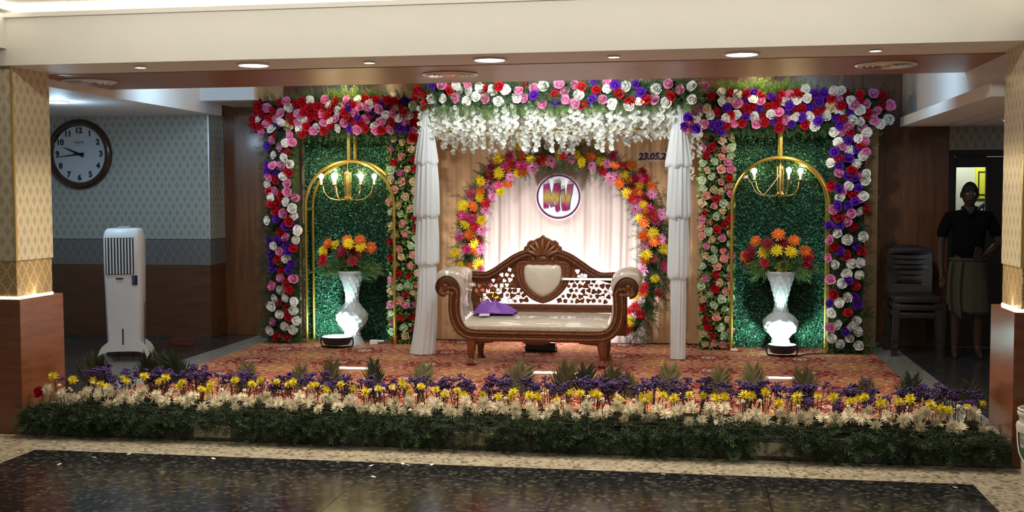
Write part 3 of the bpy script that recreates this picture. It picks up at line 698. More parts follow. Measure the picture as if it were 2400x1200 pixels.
HR = crop(3.53, 1580, 180, '''R310,165 W395,138 R460,138 W520,152 W388,210 C465,203 K525,220 R597,145 P655,138 R720,158 P592,200 W655,190 K722,203 P805,168 R850,190 R885,155 K955,152 R1015,145 W1085,100
W1010,188 W910,203 W1103,178 P1165,145 P1243,138 W1320,120 W1382,120 R1425,140 R1535,148 K1650,140 R1720,155 R1308,175 K1358,190 R1155,195 P1200,208 W1460,197 R1535,220 K1493,235 K1597,222 R1720,238 K1790,238
K210,268 C270,268 P437,255 R600,260 R645,255 P705,265 R780,258 R850,245 P955,240 R1010,260 R1060,262 P1122,245 C1298,248 R1385,235 R1215,260 K1685,285 W1540,275 W1370,287 P1458,300 R1600,303 W305,315 R360,295
R463,315 W515,310 W430,343 P595,330 W670,330 R735,335 W800,310 K870,295 P930,298 K915,355 W1003,328 P1055,335 W1128,322 R1182,300 W1262,320 P1340,335 R1395,352 P1195,362 W1470,358 W1537,370 K1655,355 W1705,388
W1775,350 K250,388 P320,400 P370,393 R430,400 K497,385 R565,382 K680,382 R748,380 P827,365 R860,345 R870,418 P970,390 R1085,397 W1160,405 P1372,400 K1442,410 P392,447 K248,82''')
BR = crop(3.53, 1580, 180, '''W1325,455 K1388,450 R1455,450 K1560,418 W1590,460 W1360,540 P1442,525 W1525,510 K1580,530 R1545,575 K1393,578 P1328,622 W1452,610 P1515,610 K1585,620 W1560,655 R1365,680
P1440,672 W1295,715 P1365,735 W1505,715 R1470,780 K1360,797 P1430,820 P1490,830 K1540,815 W1590,800 W1585,860 R1305,900 P1365,920 W1445,900 P1525,920 K1400,955 R1475,965 W1370,995 W1565,985 K1540,1005 P1500,1030
P1358,1068 P1445,1065 K1318,1100 W1535,1110 K1468,1130 R1580,1100 R1362,1165 K1430,1185''') + crop(3.333, 1580, 500, '''R1285,30 K1355,72 P1212,98 P1290,100 R1405,105 W1280,155 K1220,210 W1355,205 W1478,178 R1253,262
P1295,292 P1425,258 R1342,330 R1465,295 K1208,345 W1262,400 W1385,392 W1448,388 W1350,470 W1445,482 K1220,515 P1360,525 W1313,545 R1420,570 R1250,632 W1360,655 P1410,655 W1290,698 P1218,705 P1430,712 R1360,780
W1232,778 W1425,835 K1220,890 W1283,875 P1342,922 W1385,885 W1430,920 W1232,978 W1370,975 W1300,1020 W1443,1035''')
HC = crop(3.159, 960, 180, '''R55,97 R55,150 R112,138 R115,208 P165,65 K245,62 R297,103 W163,168 W250,160 K340,155 W350,62 W375,105 K435,60 W440,105 W425,180 W490,150 K560,160 W520,80 R562,88 W615,95 R660,72 W712,95
W655,180 K808,105 W795,155 K850,160 R838,65 K925,85 P922,138 W988,70 K985,200 K1105,60 R1075,135 K1150,112 P1080,185 K1155,170 K1218,60 R1275,75 W1255,138 K1230,195 R1275,198 P1350,165 R1385,95 P1370,48 K1430,165
W1460,85 K1460,42 P1525,60 W1605,72 P1675,55 R1545,122 W1507,200 R1632,182 P1715,115 W1705,183 R1747,165 K1805,168 W1822,95 K1918,55 R1937,142 W1898,193 K2005,97 W2090,72 W2090,165 W1625,215 K2080,335 P2065,300 P2125,380 P2045,365 K2060,380''')
def rect_pts(n, x0, x1, y0, y1, z0, z1): return [(random.uniform(x0,x1), random.uniform(y0,y1), random.uniform(z0,z1)) for _ in range(n)]
def flower_gate(label, xo0, xo1, hx0, hx1, hz0, hz1, hdr, colm, hl, cl, base_l):
    """outer column xo0..xo1, header hx0..hx1 by hz0..hz1"""
    t = thing('flower_gate', label, 'flower gate', ((xo0+xo1)/2, 11.30, ZC))
    c = loc_of(t)
    def rel(p): return (p[0]-c.x, p[1]-c.y, p[2]-c.z)
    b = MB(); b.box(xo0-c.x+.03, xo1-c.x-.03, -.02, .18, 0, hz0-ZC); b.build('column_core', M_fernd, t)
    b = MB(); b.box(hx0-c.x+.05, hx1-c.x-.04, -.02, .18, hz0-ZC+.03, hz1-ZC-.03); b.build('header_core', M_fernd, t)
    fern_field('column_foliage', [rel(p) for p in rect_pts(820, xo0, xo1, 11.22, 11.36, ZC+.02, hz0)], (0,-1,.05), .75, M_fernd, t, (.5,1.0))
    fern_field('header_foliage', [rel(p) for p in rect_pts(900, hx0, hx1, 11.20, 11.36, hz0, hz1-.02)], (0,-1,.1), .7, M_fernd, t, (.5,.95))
    fern_field('lower_fern_fringe', [rel(p) for p in rect_pts(190, min(xo1,hx1) if xo0 < -2 else hx0, max(xo0, hx1) if xo0 < -2 else xo0, 11.24, 11.36, hz0-.01, hz0+.04)], (0,-.5,-1), .5, M_fern, t, (.4,.8))
    mx = -3.6 if xo0 < -2 else .66
    fern_field('base_fern', [rel((random.uniform(xo0-.03,xo1+.03), random.uniform(11.22,11.30), ZC+.02+.5*random.random()**2.2)) for _ in range(130)], (0,-.8,.1), .7, M_fern, t, (.5,.9))
    fern_field('side_fern', [rel((random.choice((xo0,xo1))+random.gauss(0,.02), random.uniform(11.22,11.30), random.uniform(ZC,hz0))) for _ in range(150)], (0,-.6,.1), .9, M_fern, t, (.5,.9))
    fern_field('upper_fern_spray', [rel((random.gauss(mx,.28), random.uniform(11.22,11.34), hz1-random.uniform(0,.06))) for _ in range(260)], (0,-.4,1), .7, M_leaf, t, (.5,1.0))
    ctr = ((hx0+hx1)/2, (hz0+hz1)/2)
    plant_roses(t, hdr, 11.17, .025, lambda p: Vector((0,0,(p.z-ctr[1])*1.6)))
    xm = (xo0+xo1)/2
    plant_roses(t, colm, 11.19, .025, lambda p: Vector(((p.x-xm)*2.6,0,0)))
    return t
flower_gate('left rose gate of red, pink, white and purple roses around a hedge panel', -4.52, -4.20, -4.66, -2.85, 2.42, 2.79, HL, BL, 0, 0, 0)
flower_gate('right rose gate of purple, white, red and pink roses around a hedge panel', 1.33, 1.66, .03, 1.86, 2.40, 2.79, HR, BR, 0, 0, 0)
# leafy inner columns of small roses
def leafy_column(label, x0, x1, z1, dens, pal, leaves):
    t = thing('leafy_rose_column', label, 'flower column', ((x0+x1)/2, 11.40, ZC)); c = loc_of(t); hw = (x1-x0)/2
    MB().box(-hw+.03, hw-.03, .0, .10, 0, z1-ZC-.02).build('core', M_fernd, t)
    xf = [((random.uniform(-hw-.01,hw+.01), random.uniform(-.06,.03), random.uniform(0,z1-ZC)), rnd_rot((0,-1,.3), .7), random.uniform(.03,.055)) for _ in range(leaves)]
    stuff_mesh('leaves', LEAFT[0], LEAFT[1], xf, M_leafc, t)
    xf = [((random.uniform(-hw,hw), random.uniform(-.02,.03), random.uniform(0,z1-ZC)), rnd_rot((0,-1,.3), .7), random.uniform(.03,.055)) for _ in range(leaves//2)]
    stuff_mesh('dark_leaves', LEAFT[0], LEAFT[1], xf, M_fern, t)
    pts = []; tries = 0
    while tries < 9000 and len(pts) < 150:
        tries += 1; p = (random.uniform(-hw+.015,hw-.015), random.uniform(.02, z1-ZC-.03))
        if all((p[0]-q[0])**2+(p[1]-q[1])**2 > dens**2 for q in pts): pts.append(p)
    for x, z in pts:
        k = random.choice(pal); put(random.choice(SROSE[k]), 'small_rose', (x, -.065+random.uniform(-.01,.015), z), (random.gauss(0,.35)+x*2, -1, random.gauss(0,.3)+.1), t, random.uniform(.95,1.25))
leafy_column('leafy column of small pink, red and cream roses left of the white drapes', -3.20, -2.87, 2.46, .092, 'KRSCGCGSR', 2300)
leafy_column('leafy column of small pink, red and cream roses right of the white drapes', .045, .372, 2.42, .078, 'RKSCGNSGCWR'.replace('W','G'), 1700)
# ================================================================== centre canopy: header, hanging blossoms, frame
cn = thing('flower_canopy', 'top garland of white, pink, red and purple roses over the sofa bay', 'flower garland', (-1.35, 10.62, 2.70)); c = loc_of(cn)
MB().box(-1.33, 1.35, -.02, .10, -.07, .12).build('garland_core', M_fernd, cn)
def rl(p): return (p[0]-c.x, p[1]-c.y, p[2]-c.z)
fern_field('garland_foliage', [rl(p) for p in rect_pts(1100, -2.72, .02, 10.54, 10.70, 2.60, 2.86)], (0,-1,-.15), .7, M_fern, cn, (.5,1.0))
fern_field('hanging_fern', [rl(p) for p in rect_pts(420, -2.62, -.06, 10.56, 10.70, 2.57, 2.65)], (0,-.35,-1), .45, M_leaf, cn, (.4,.75))
plant_roses(cn, HC, 10.53, .03, lambda p: Vector((0,0,(p.z-2.68)*1.2)))
bl = thing('blossom_canopy', 'curtain of white blossom strands hanging under the rose garland', 'blossom strands', (-1.35, 11.0, 2.62))
def strand_mesh(seed, L):
    rd = random.Random(seed); b = MB(); n = int(L/.016)
    b.tube([(0,0,0),(.004,0,-L*.5),(0,0,-L)], .0018, 4)
    for i in range(n):
        z = -L*(i+.6)/n; p = (rd.uniform(-.034,.034), rd.uniform(-.03,.03), z); R = rot_to((rd.gauss(0,.6), -1, rd.gauss(0,.6)-.2), rd.random()*6)
        q = MB(); sz = rd.uniform(.017,.027)
        for k in range(4): petal(q, k*PI/2, .35, sz, sz*.55, .001, 0, .3, .1, 2, 1, .45)
        b.add([Vector(p)+R@Vector(v) for v in q.v], q.f)
    return b.mesh('blossom_strand', M_blos, 2)
STR = [strand_mesh(200+i, .26+.055*i) for i in range(5)]
for row, (yy, lo) in enumerate(((-.40,0),(-.22,1),(-.02,1),(.18,1),(.38,2))):
    for k in range(36):
        x = -1.26+2.50*k/35+random.uniform(-.03,.03)
        me = STR[max(0, min(4, lo+random.choice((-1,0,0,1,2))))]
        if .72 < x < 1.12: me = STR[min(STR.index(me), 1)]
        o = link('blossom_strand', me, bl, (x, yy+random.uniform(-.06,.06), random.uniform(-.02,.06)), (0,0,random.uniform(-.5,.5)))
for k in range(5): o = link('blossom_strand', STR[(k*2) % 5], bl, (1.30+.07*(k%2), -.3+.16*k, .0-.12*(k%3)), (0,0,k))
fr = thing('canopy_frame', 'slim pale gold pipe frame carrying the blossom canopy', 'frame', (-1.35, 10.70, ZC))
for x in (-1.24, 1.20):
    MB().tube([(x,0,0),(x,0,2.46)], .018).build('post', M_gold, fr, True); MB().tube([(x,0,2.46),(x,1.0,2.46)], .014).build('side_rail', M_gold, fr, True)
    MB().cbox(x-.05, x+.05, -.05, .05, 0, .012, .003).build('base_plate', M_gold, fr)
MB().tube([(-1.30,.0,2.46),(1.27,.0,2.46)], .014).build('front_rail', M_gold, fr, True)
MB().tube([(-1.24,.12,2.20),(1.20,.12,2.20)], .010).build('lower_rail', M_gold, fr, True)
# ================================================================== white drapes
def drape(x, label, tiers, flare, ztop, sw):
    t = thing('white_drape', label, 'drape', (x, 10.62, ZC), 0, None)
    zt = ztop
    for i, (zb, w0, w1, tuck) in enumerate(tiers):
        last = i == len(tiers)-1
        b = MB(); n = 72; prof = []
        H_ = zt-zb
        for j in range(25):
            q = j/24
            if last: r = w0+(w1-w0)*q**1.6; z = zt-H_*q
            else:
                r = w0+(w1-w0)*min(1, q*1.06)**(.75 if i else .9); z = zt-H_*q*1.0
                if q > .95: r = w1*(1-(q-.95)*4.0); z = zt-H_*(.95+(q-.95)*.7)
            prof.append((r, z-ZC))
        ph = random.random()*6
        def fn(r, z, a, ph=ph, zt=zt, H_=H_):
            q = (zt-ZC-z)/H_; return r*(1+(.05+.07*(1-q))*math.sin(13*a+ph+1.2*q)+.04*math.sin(22*a+2*ph)+.04*math.sin(5*a+q*4))
        b.lathe(prof, n, (0,0,0), fn, False)
        sx = flare if last else 0
        b.v = [(vx + sx*max(0,(zt-ZC-vz)/H_)**3 , vy*.72, vz + (.010*math.sin(vx*60+i) if not last and vz < zb-ZC+.06 else 0)) for vx, vy, vz in b.v]
        b.build('tier', M_sheer, t, 2)
        zt = zb+tuck
    MB().lathe([(.02,0),(.035,.02),(.03,.05),(.012,.07)], 12, (0,0,ztop-ZC-.03)).build('top_knot', M_sheer, t, True)
    return t
drape(-2.602, 'white chiffon drape left of the sofa, its foot trailing to the left', ((2.05,.026,.118,.07),(1.53,.085,.126,.07),(1.06,.088,.118,.07),(ZC+.01,.082,.118,0)), -.055, 2.57, 1)
drape(-.158, 'white chiffon drape right of the sofa, its foot straight', ((2.005,.030,.122,.07),(1.52,.082,.112,.07),(.945,.080,.096,.07),(ZC+.01,.068,.070,0)), 0, 2.57, -1)
# ================================================================== gerbera arch behind the sofa
ar = thing('gerbera_arch', 'round arch of yellow, orange, pink and red gerberas with ferns behind the sofa', 'flower arch', (-1.40, 11.50, ZC)); c = loc_of(ar)
apx = [(1108,765),(1096,690),(1095,630),(1100,560),(1108,500),(1135,440),(1180,397),(1240,375),(1310,368),(1380,375),(1432,393),(1478,424),(1512,475),(1527,540),(1532,600),(1532,655),(1514,720),(1482,775)]
apts = catmull([P(u, v, 11.50) for u, v in apx], 8)
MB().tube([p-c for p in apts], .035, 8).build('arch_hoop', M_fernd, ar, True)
def arch_rand(r):
    p = random.choice(apts) + Vector((random.gauss(0,r), random.uniform(-.04,.03), random.gauss(0,r)))
    return arch_rand(r) if p.x > -.68 and p.z > 2.0 else p
fp = [arch_rand(.055)-c for _ in range(1500)]
actr = Vector((-1.40, 0, 1.25-ZC))
def afd(p):
    d = Vector((p[0], 0, p[2]-actr.z)); d = d.normalized() if d.length > .01 else Vector((0,0,1)); s = random.choice((1,1,-1)); return (d.x*s*.9, -.5, d.z*s*.9-.15)
fern_field('fern_foliage', fp, afd, .55, M_fern, ar, (.55,1.1))
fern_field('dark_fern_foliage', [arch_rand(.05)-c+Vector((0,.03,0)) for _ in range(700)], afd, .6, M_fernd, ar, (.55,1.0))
fern_field('trailing_fern', [Vector((P(u,v,11.48)))-c for u, v in ((random.uniform(1505,1570), random.uniform(430,720)) for _ in range(160))], (.6,-.3,-.6), .6, M_fernd, ar, (.7,1.2))
GA = crop(3.159, 960, 180, '''Y800,505 Y660,610 M740,590 O830,580 Y895,608 R970,610 O1005,615 K1050,625 Y1108,575 K1200,610 R1140,585 Y1235,580 Y1275,630 O1340,588 Y1422,622 K1465,640 M1507,587 O1520,655 R1590,660
O1645,655 D1725,700 M1705,750 K1350,655 R1430,695 K1545,720 Y1585,722 K1490,750 O1555,785 O1635,765 Y1710,795 D1650,820 O1795,820 Y1612,860 R1640,895 M1700,890 O1690,855 D1755,885 K1795,870 Y1727,942 K1675,980
O1740,980 M1785,980 R1805,1025 Y1705,1045 O1740,1065 M1825,1075 K1870,1020 Y1800,1155 O1740,1175 M700,660 O745,670 R760,635 M825,652 K910,672 Y800,710 O840,700 Y660,710 M610,675 R598,730 K745,742 O725,788
Y525,770 K565,795 M655,800 Y670,842 K605,835 K612,885 M460,868 O525,855 Y518,895 R562,935 K560,985 Y395,960 O470,960 M395,1030 M462,1048 Y530,1065 Y415,1090 R487,1115 K530,1130 O440,1170 K365,1180 D1665,760 R1740,760''') + crop(3.333, 980, 520, '''R445,45 K490,60
O400,105 M322,115 R470,145 Y443,175 M378,212 O428,225 K485,212 Y285,240 Y470,328 K490,370 O380,350 Y330,350 R535,490 O480,545 Y600,580 O1765,5 Y1835,88 O1765,108 O1845,150 K1900,135 K1778,178 Y1930,208 Y1785,255
O1770,300 M1848,290 M1915,345 K1755,372 Y1850,440 R1765,510 O1755,550 Y1690,572 D1880,555 R1700,660 R1735,720 R1660,690 Y1648,778 R1622,845''')
for k, u, v in GA:
    p = P(u, v, 11.41+random.uniform(-.03,.03)); put(random.choice(GERB[k]), 'gerbera', p-c, (random.gauss(0,.4)-.1, -1, random.gauss(0,.35)+.1), ar, random.uniform(.82,1.1))
# ------------------------------------------------------------------ round sign and date
sg = thing('initials_sign', 'round white sign with glittering initials MV hung inside the arch', 'sign', (-1.421, 11.60, 1.739))
def disc(r, y0, y1, nm, mat, par, n=56):
    return MB().prism([(r*math.cos(2*PI*i/n), r*math.sin(2*PI*i/n)) for i in range(n)], y0, y1).build(nm, mat, par)
M_sigw = newmat('white_acrylic', (.80,.84,.86), .35)
M_glit = newmat('magenta_gold_glitter', (.5,.2,.2), .35, metal=.35)
def glitter(m):
    nt = m.node_tree; x, y, z, v = pos(nt, 'Object'); n = noisex(nt, v, 130, 2); n2 = noisex(nt, v, 9, 2)
    t = ((x*.9 + z*-.6)*0 + (z*9 + n2*1.6 - .75)).sin()
    f = (t.abs()*1.5 + (n-.5)*.7).min(1).max(0)
    c_ = mixc(nt, f, (.52,.40,.08), (.33,.015,.13)); nt.links.new(mixc(nt, n.gt(.68), c_, (.85,.70,.35)), bsdf(m).inputs['Base Color'])
glitter(M_glit)
disc(.245, 0, .012, 'backing_disc', M_pinkb, sg); disc(.240, -.004, .004, 'face', M_sigw, sg)
b = MB(); n = 64
for r0, r1 in ((.214,.232),):
    vs = []; 
    for i in range(n):
        a = 2*PI*i/n
        for r in (r0, r1): vs += [(r*math.cos(a), -.0075, r*math.sin(a)), (r*math.cos(a), -.003, r*math.sin(a))]
    fs = []
    for i in range(n):
        j = (i+1) % n; A = [4*i, 4*i+1, 4*i+2, 4*i+3]; B = [4*j, 4*j+1, 4*j+2, 4*j+3]
        fs += [(A[0],A[2],B[2],B[0]), (A[1],B[1],B[3],A[3]), (A[0],B[0],B[1],A[1]), (A[2],A[3],B[3],B[2])]
    b.add(vs, fs)
b.build('border_ring', newmat('purple_gold_ring', (.16,.02,.11), .35, metal=.4), sg)
def pxpoly(t): return [((float(a)-458)/1515, (545-float(q))/1515) for a, q in (w_.split(',') for w_ in t.split())]
Mp = pxpoly('220,352 303,332 325,470 345,548 365,470 388,340 485,322 482,440 470,560 470,700 478,752 440,786 412,760 405,690 408,600 398,560 372,640 385,690 332,706 302,610 292,718 222,722 218,560')
Vp = pxpoly('500,440 553,415 556,520 572,625 590,470 602,355 690,343 672,480 640,620 632,742 575,766 520,760 500,640')
for nm, pl in (('letter_m', Mp), ('letter_v', Vp)):
    o = curve2d(nm+'_outline', [pl], .002, .006, newmat('slate_outline', (.10,.09,.14), .5), sg, 1, False); o.location = (.003,-.008,-.003)
    o = curve2d(nm, [pl], .003, .001, M_glit, sg, 1, False); o.location = (0,-.014,0)
dt = thing('date_sign', 'cut-out date board reading 23.05.20 beside the right white drape', 'sign', (-.405, 11.60, 2.150), math.radians(0))
MB().prism([(-.185+.36*i/24, -.050-.005*math.sin(i*1.7)) for i in range(25)]+[(.185,-.02),(.195,.03)]+[(.185-.36*i/24, .052+.006*math.sin(i*1.9)) for i in range(25)]+[(-.195,.02),(-.19,-.02)], -.004, .006).build('backing', M_pinkb, dt)
o = text_mesh('date_digits', '23.05.20', .094, M_maroon, dt, .002, .004, .18); o.location = (-.020,-.008,0)
# ================================================================== gold arch stands with chandeliers
def gold_stand(label, x0, x1, ztop, zstem, bars, dblstem):
    xm = (x0+x1)/2; r = (x1-x0)/2; t = thing('gold_arch_stand', label, 'arch stand', (xm, 11.40, ZC))
    zs = ztop-r-ZC
    for nm, yy in (('front_arch', -.10), ('rear_arch', .125)):
        pts = [(-r,yy,0),(-r,yy,zs*.5)]+[(-r*math.cos(a), yy, zs+r*math.sin(a)) for a in [PI*i/28 for i in range(29)]]+[(r,yy,zs*.5),(r,yy,0)]
        MB().tube(pts, .0165, 8).build(nm, M_gold, t, True)
        dx = .0 if not dblstem else 0
        MB().cbox(-.016+dx, .016+dx, yy-.014, yy+.014, zs+r, zstem-ZC, .003).build('stem', M_gold, t)
    for z in bars:
        for sx in (-1,):
            MB().cbox(sx*r-.012, sx*r+.012, -.10, .125, z-ZC-.012, z-ZC+.012, .003).build('crossbar', M_gold, t)
    for sx in (-1, 1): MB().cbox(sx*r-.014, sx*r+.014, -.10, .125, .0, .022, .003).build('foot_bar', M_gold, t)
    MB().cbox(-.014,.014,-.10,.125,zs+r-.013,zs+r+.013,.003).build('top_bar', M_gold, t)
    return t, xm
aL = P(716, 480, 11.30); aR = P(923, 480, 11.30); zt = P(820, 377, 11.30).z
gold_stand('gold pipe arch stand before the left hedge panel, carrying a six bulb chandelier', aL.x, aR.x, zt, 2.44, (P(716,490,11.3).z, P(716,640,11.3).z), True)
bL = P(1716, 480, 11.30); bR = P(1944, 480, 11.30); zt2 = P(1828, 368, 11.30).z
gold_stand('gold pipe arch stand before the right hedge panel, carrying a three bulb chandelier', bL.x, bR.x, zt2, 2.42, (), False)
def chandelier(x, zb, ztop, angs, R, label, cord):
    t = thing('chandelier', label, 'chandelier', (x, 11.41, zb))
    MB().tube([(0,0,-.23),(0,0,.07)], .012, 8).lathe([(.006,-.27),(.03,-.245),(.045,-.225),(.02,-.20)], 14).lathe([(.018,.02),(.026,.04),(.018,.06)], 12).build('stem', M_brass, t, True)
    for k in range(6):
        a = k*PI/3+.3; MB().tube([(.03*math.cos(a),.03*math.sin(a),-.22),(.034*math.cos(a),.034*math.sin(a),.05)], .004, 5).build('stem_rod', M_brass, t, True)
    MB().tube([(0,0,.06),(0,0,ztop-zb)], .005, 6).build('hanging_rod', M_brass, t)
    for ad in angs:
        a = math.radians(ad); ca, sa = math.cos(a), math.sin(a)
        pr = catmull([Vector((.02,0,-.235)),Vector((R*.35,0,-.245)),Vector((R*.68,0,-.225)),Vector((R*.88,0,-.165)),Vector((R*.94,0,-.10)),Vector((R,0,-.085))], 5)
        b = MB().tube([(p.x*ca, p.x*sa*.75, p.z) for p in pr], .007, 7); arm = b.build('arm', M_brass, t, True)
        cx, cy = R*ca, R*sa*.75
        MB().lathe([(.004,-.092),(.030,-.088),(.036,-.080),(.008,-.082)], 14, (cx,cy,0)).build('drip_plate', M_brass, arm, True)
        MB().lathe([(.013,-.082),(.0135,-.035),(.012,-.034)], 12, (cx,cy,0)).build('candle_sleeve', M_white, arm, True)
        MB().lathe([(.010,-.034),(.013,-.022),(.026,.000),(.027,.012),(.020,.030),(.004,.036)], 14, (cx,cy,0)).build('bulb', M_bulb, arm, True)
        lamp('POINT', 'chandelier_bulb_light', (x+cx, 11.41+cy, zb+.062), 1.0, (1,.74,.38), None, .02)
    if cord:
        pts = catmull([Vector((.0,-.02,-.02)),Vector((-.10,-.03,-.16)),Vector((-.17,-.04,-.23)),Vector((-.24,-.05,-.20)),Vector((-.29,-.05,-.10)),Vector((-.33,-.05,-.055))], 6)
        MB().tube(pts, .004, 6).build('cord', newmat('pale_cord', (.6,.55,.35), .5), t, True)
        MB().cbox(-.375,-.320,-.065,-.035,-.068,-.038,.004).build('connector', M_white, t)
cL = P(815, 415, 11.41); cR = P(1829, 402, 11.41)
chandelier(cL.x, cL.z, zt-.01, (12,72,132,192,252,312), .285, 'brass chandelier with six lit bulbs hanging in the left gold arch', False)
chandelier(cR.x, cR.z, zt2-.01, (165,285,38), .262, 'brass chandelier with three lit bulbs hanging in the right gold arch', True)
# ================================================================== vases and bouquets
def scale_fn(nr, amp):
    def fn(r, z, a):
        k = a*nr/(2*PI); j = z/.052
        q = abs(math.sin(PI*(k+j*.5)))*abs(math.sin(PI*(k-j*.5))); return r + amp*q
    return fn
def vase(label, x, prof, loop):
    t = thing('tall_vase', label, 'vase', (x, 11.30, ZC))
    zmax = prof[-1][1]; zs = catmull([Vector((r, z, 0)) for r, z in prof], 8)
    up = [(p.x, p.y) for p in zs if p.y >= loop-.001]; lo = [(p.x, p.y) for p in zs if p.y <= loop+.001]
    MB().lathe(up, 64, (0,0,0), scale_fn(11, .009), False).build('body', M_whitev, t, True)
    MB().lathe(lo, 40, (0,0,0), None, True).build('foot', M_whitev, t, True)
    r = prof[-1][0]
    MB().lathe([(r-.02,zmax-.03),(r+.006,zmax-.022),(r+.012,zmax-.005),(r+.004,zmax+.004),(r-.012,zmax+.002),(r-.03,zmax-.06),(.01,zmax-.07)], 48, cap=False).build('rim', M_whitev, t, True)
    return t
vL = P(826, 800, 11.30).x; vR = P(1829, 812, 11.30).x
vase('white embossed vase standing in the left gate, its neck plain', vL, ((.135,0),(.125,.02),(.095,.075),(.082,.105),(.078,.135),(.10,.165),(.145,.22),(.165,.285),(.150,.34),(.105,.39),(.072,.44),(.064,.48),(.072,.56),(.098,.66),(.128,.73),(.142,.775)), .10)
vase('white embossed vase standing in the right gate, with a ridged neck', vR, ((.135,0),(.12,.03),(.10,.07),(.085,.11),(.082,.14),(.11,.175),(.155,.22),(.170,.28),(.155,.33),(.105,.375),(.074,.40),(.068,.43),(.058,.46),(.060,.52),(.080,.60),(.108,.70),(.135,.765),(.150,.805)), .10)
def bouquet(label, x, z0, items, y=11.26):
    t = thing('gerbera_bouquet', label, 'bouquet', (x, 11.30, z0)); c = loc_of(t)
    st_ = MB()
    for k, u, v in items:
        p = P(u, v, y+random.uniform(-.10,.08)); q = p-c; d = Vector((q.x*1.6, -1+random.gauss(0,.2), .25+q.z*.8))
        put(random.choice(GERB[k]), 'gerbera', q, d, t, random.uniform(.95,1.15))
        st_.tube(catmull([Vector((q.x*.15,.0,-.06)), Vector((q.x*.6,q.y*.6+.02,q.z*.55)), q+Vector((0,.02,-.012))], 4), .0045, 5)
    st_.build('stems', M_stem, t, True)['kind'] = 'stuff'
    fern_field('fern_foliage', [(random.gauss(0,.10), random.uniform(-.08,.05), random.uniform(-.02,.07)) for _ in range(220)], lambda p: (p[0]*9, -.4, .55-abs(p[0])*5), .55, M_fern, t, (.7,1.2))
    fern_field('drooping_fern', [(random.choice((-1,1))*random.uniform(.10,.22), random.uniform(-.06,.04), random.uniform(-.03,.06)) for _ in range(110)], lambda p: (p[0]*6, -.3, -.25), .45, M_leaf, t, (.6,1.0))
BQL = crop(3.334, 560, 500, 'O845,205 Y858,240 Y750,247 O695,235 Y660,295 D690,285 R655,365 Y795,367 D810,290 D870,290 O945,212 Y952,260 O1030,270 R925,340 R885,375 D790,330 D830,270 D840,320')
BQR = crop(3.333, 1580, 500, 'O815,165 O637,215 D728,235 D858,232 O938,212 Y702,303 Y798,290 Y912,300 D590,308 O560,330 D585,380 R705,385 R935,395 D1038,385 O1025,300 R1050,330 D825,365 Y842,422')
bouquet('bouquet of red, yellow and orange gerberas in the left white vase', vL, ZC+.79, BQL); bouquet('bouquet of red, yellow and orange gerberas in the right white vase', vR, ZC+.82, BQR)
# ------------------------------------------------------------------ floodlights
def flood(label, x, y, z, w_, aim_up, big=True):
    t = thing('floodlight', label, 'floodlight', (x, y, z), 0, 'stage floodlights')
    r = w_/2
    b = MB().lathe([(r*.62,.03),(r*.78,.036),(r*1.0,.10),(r*1.02,.115),(r*.94,.118),(r*.90,.108)], 28, cap=False); b.lathe([(.001,.03),(r*.62,.03)], 28, cap=False); hs = b.build('housing', M_dark, t, True)
    MB().lathe([(.001,.112),(r*.92,.112)], 28, cap=False).build('lens', newmat('flood_lens', (1,1,1), .4, emit=(.85,1,1), es=7), hs)
    for sx in (-1, 1): MB().tube([(sx*r*.5,0,.008),(sx*r*.98,0,.012),(sx*r*1.06,0,.05),(sx*r*1.04,0,.10)], .009, 6).build('bracket', M_dark, t, True)
    MB().tube([(-r*.5,-.02,.008),(r*.5,-.02,.008)], .008, 6).build('foot_bar', M_dark, t)
    return t
flood('black floodlight dish standing before the left white vase', P(790,815,10.99).x, 10.99, ZC, .33, 0)
flood('black floodlight dish standing before the right white vase', P(1833,822,10.99).x, 10.99, ZC, .28, 0)
t = thing('floodlight', 'black box floodlight on the carpet behind the sofa', 'floodlight', (-1.52, 10.93, ZC), 0, 'stage floodlights')
MB().cbox(-.15,.15,-.03,.06,.02,.10,.006).build('housing', M_dark, t); MB().box(-.13,.13,.0,.05,.1005,.102).build('lens', newmat('flood_lens'), t)
MB().tube([(-.16,0,.05),(-.16,.05,.008),(.16,.05,.008),(.16,0,.05)], .008, 6).build('bracket', M_dark, t, True)
o = tag(MB().tube(catmull([(0,0,.006),(.08,.10,.005),(.24,.20,.005),(.42,.22,.005),(.50,.30,.005)],6), .006, 6).build('power_cable', M_dark, None, True), 'thin black cable running from the right floodlight towards the rose column', 'cable'); o.location = (.98, 10.99, ZC)
t = thing('plug_adapter', 'small white adapter lying beside the left vase foot', 'adapter', (P(878,797,11.28).x, 11.30, ZC), .2)
MB().cbox(-.055,.03,-.03,.03,0,.045,.005).build('body', M_white, t); MB().tube([(.03,0,.03),(.09,.01,.03)], .012, 8).build('plug', M_white, t)
t = thing('marker_tube', 'small white tube with a red end lying by the right leafy rose column', 'tube', (P(1727,811,11.25).x, 11.25, ZC), -.25)
MB().tube([(-.06,0,.016),(.01,0,.016)], .014, 10).build('body', M_white, t, True); MB().tube([(.01,0,.016),(.05,0,.016)], .0145, 10).build('red_end', newmat('orange_red_plastic', (.6,.08,.03), .4), t, True)
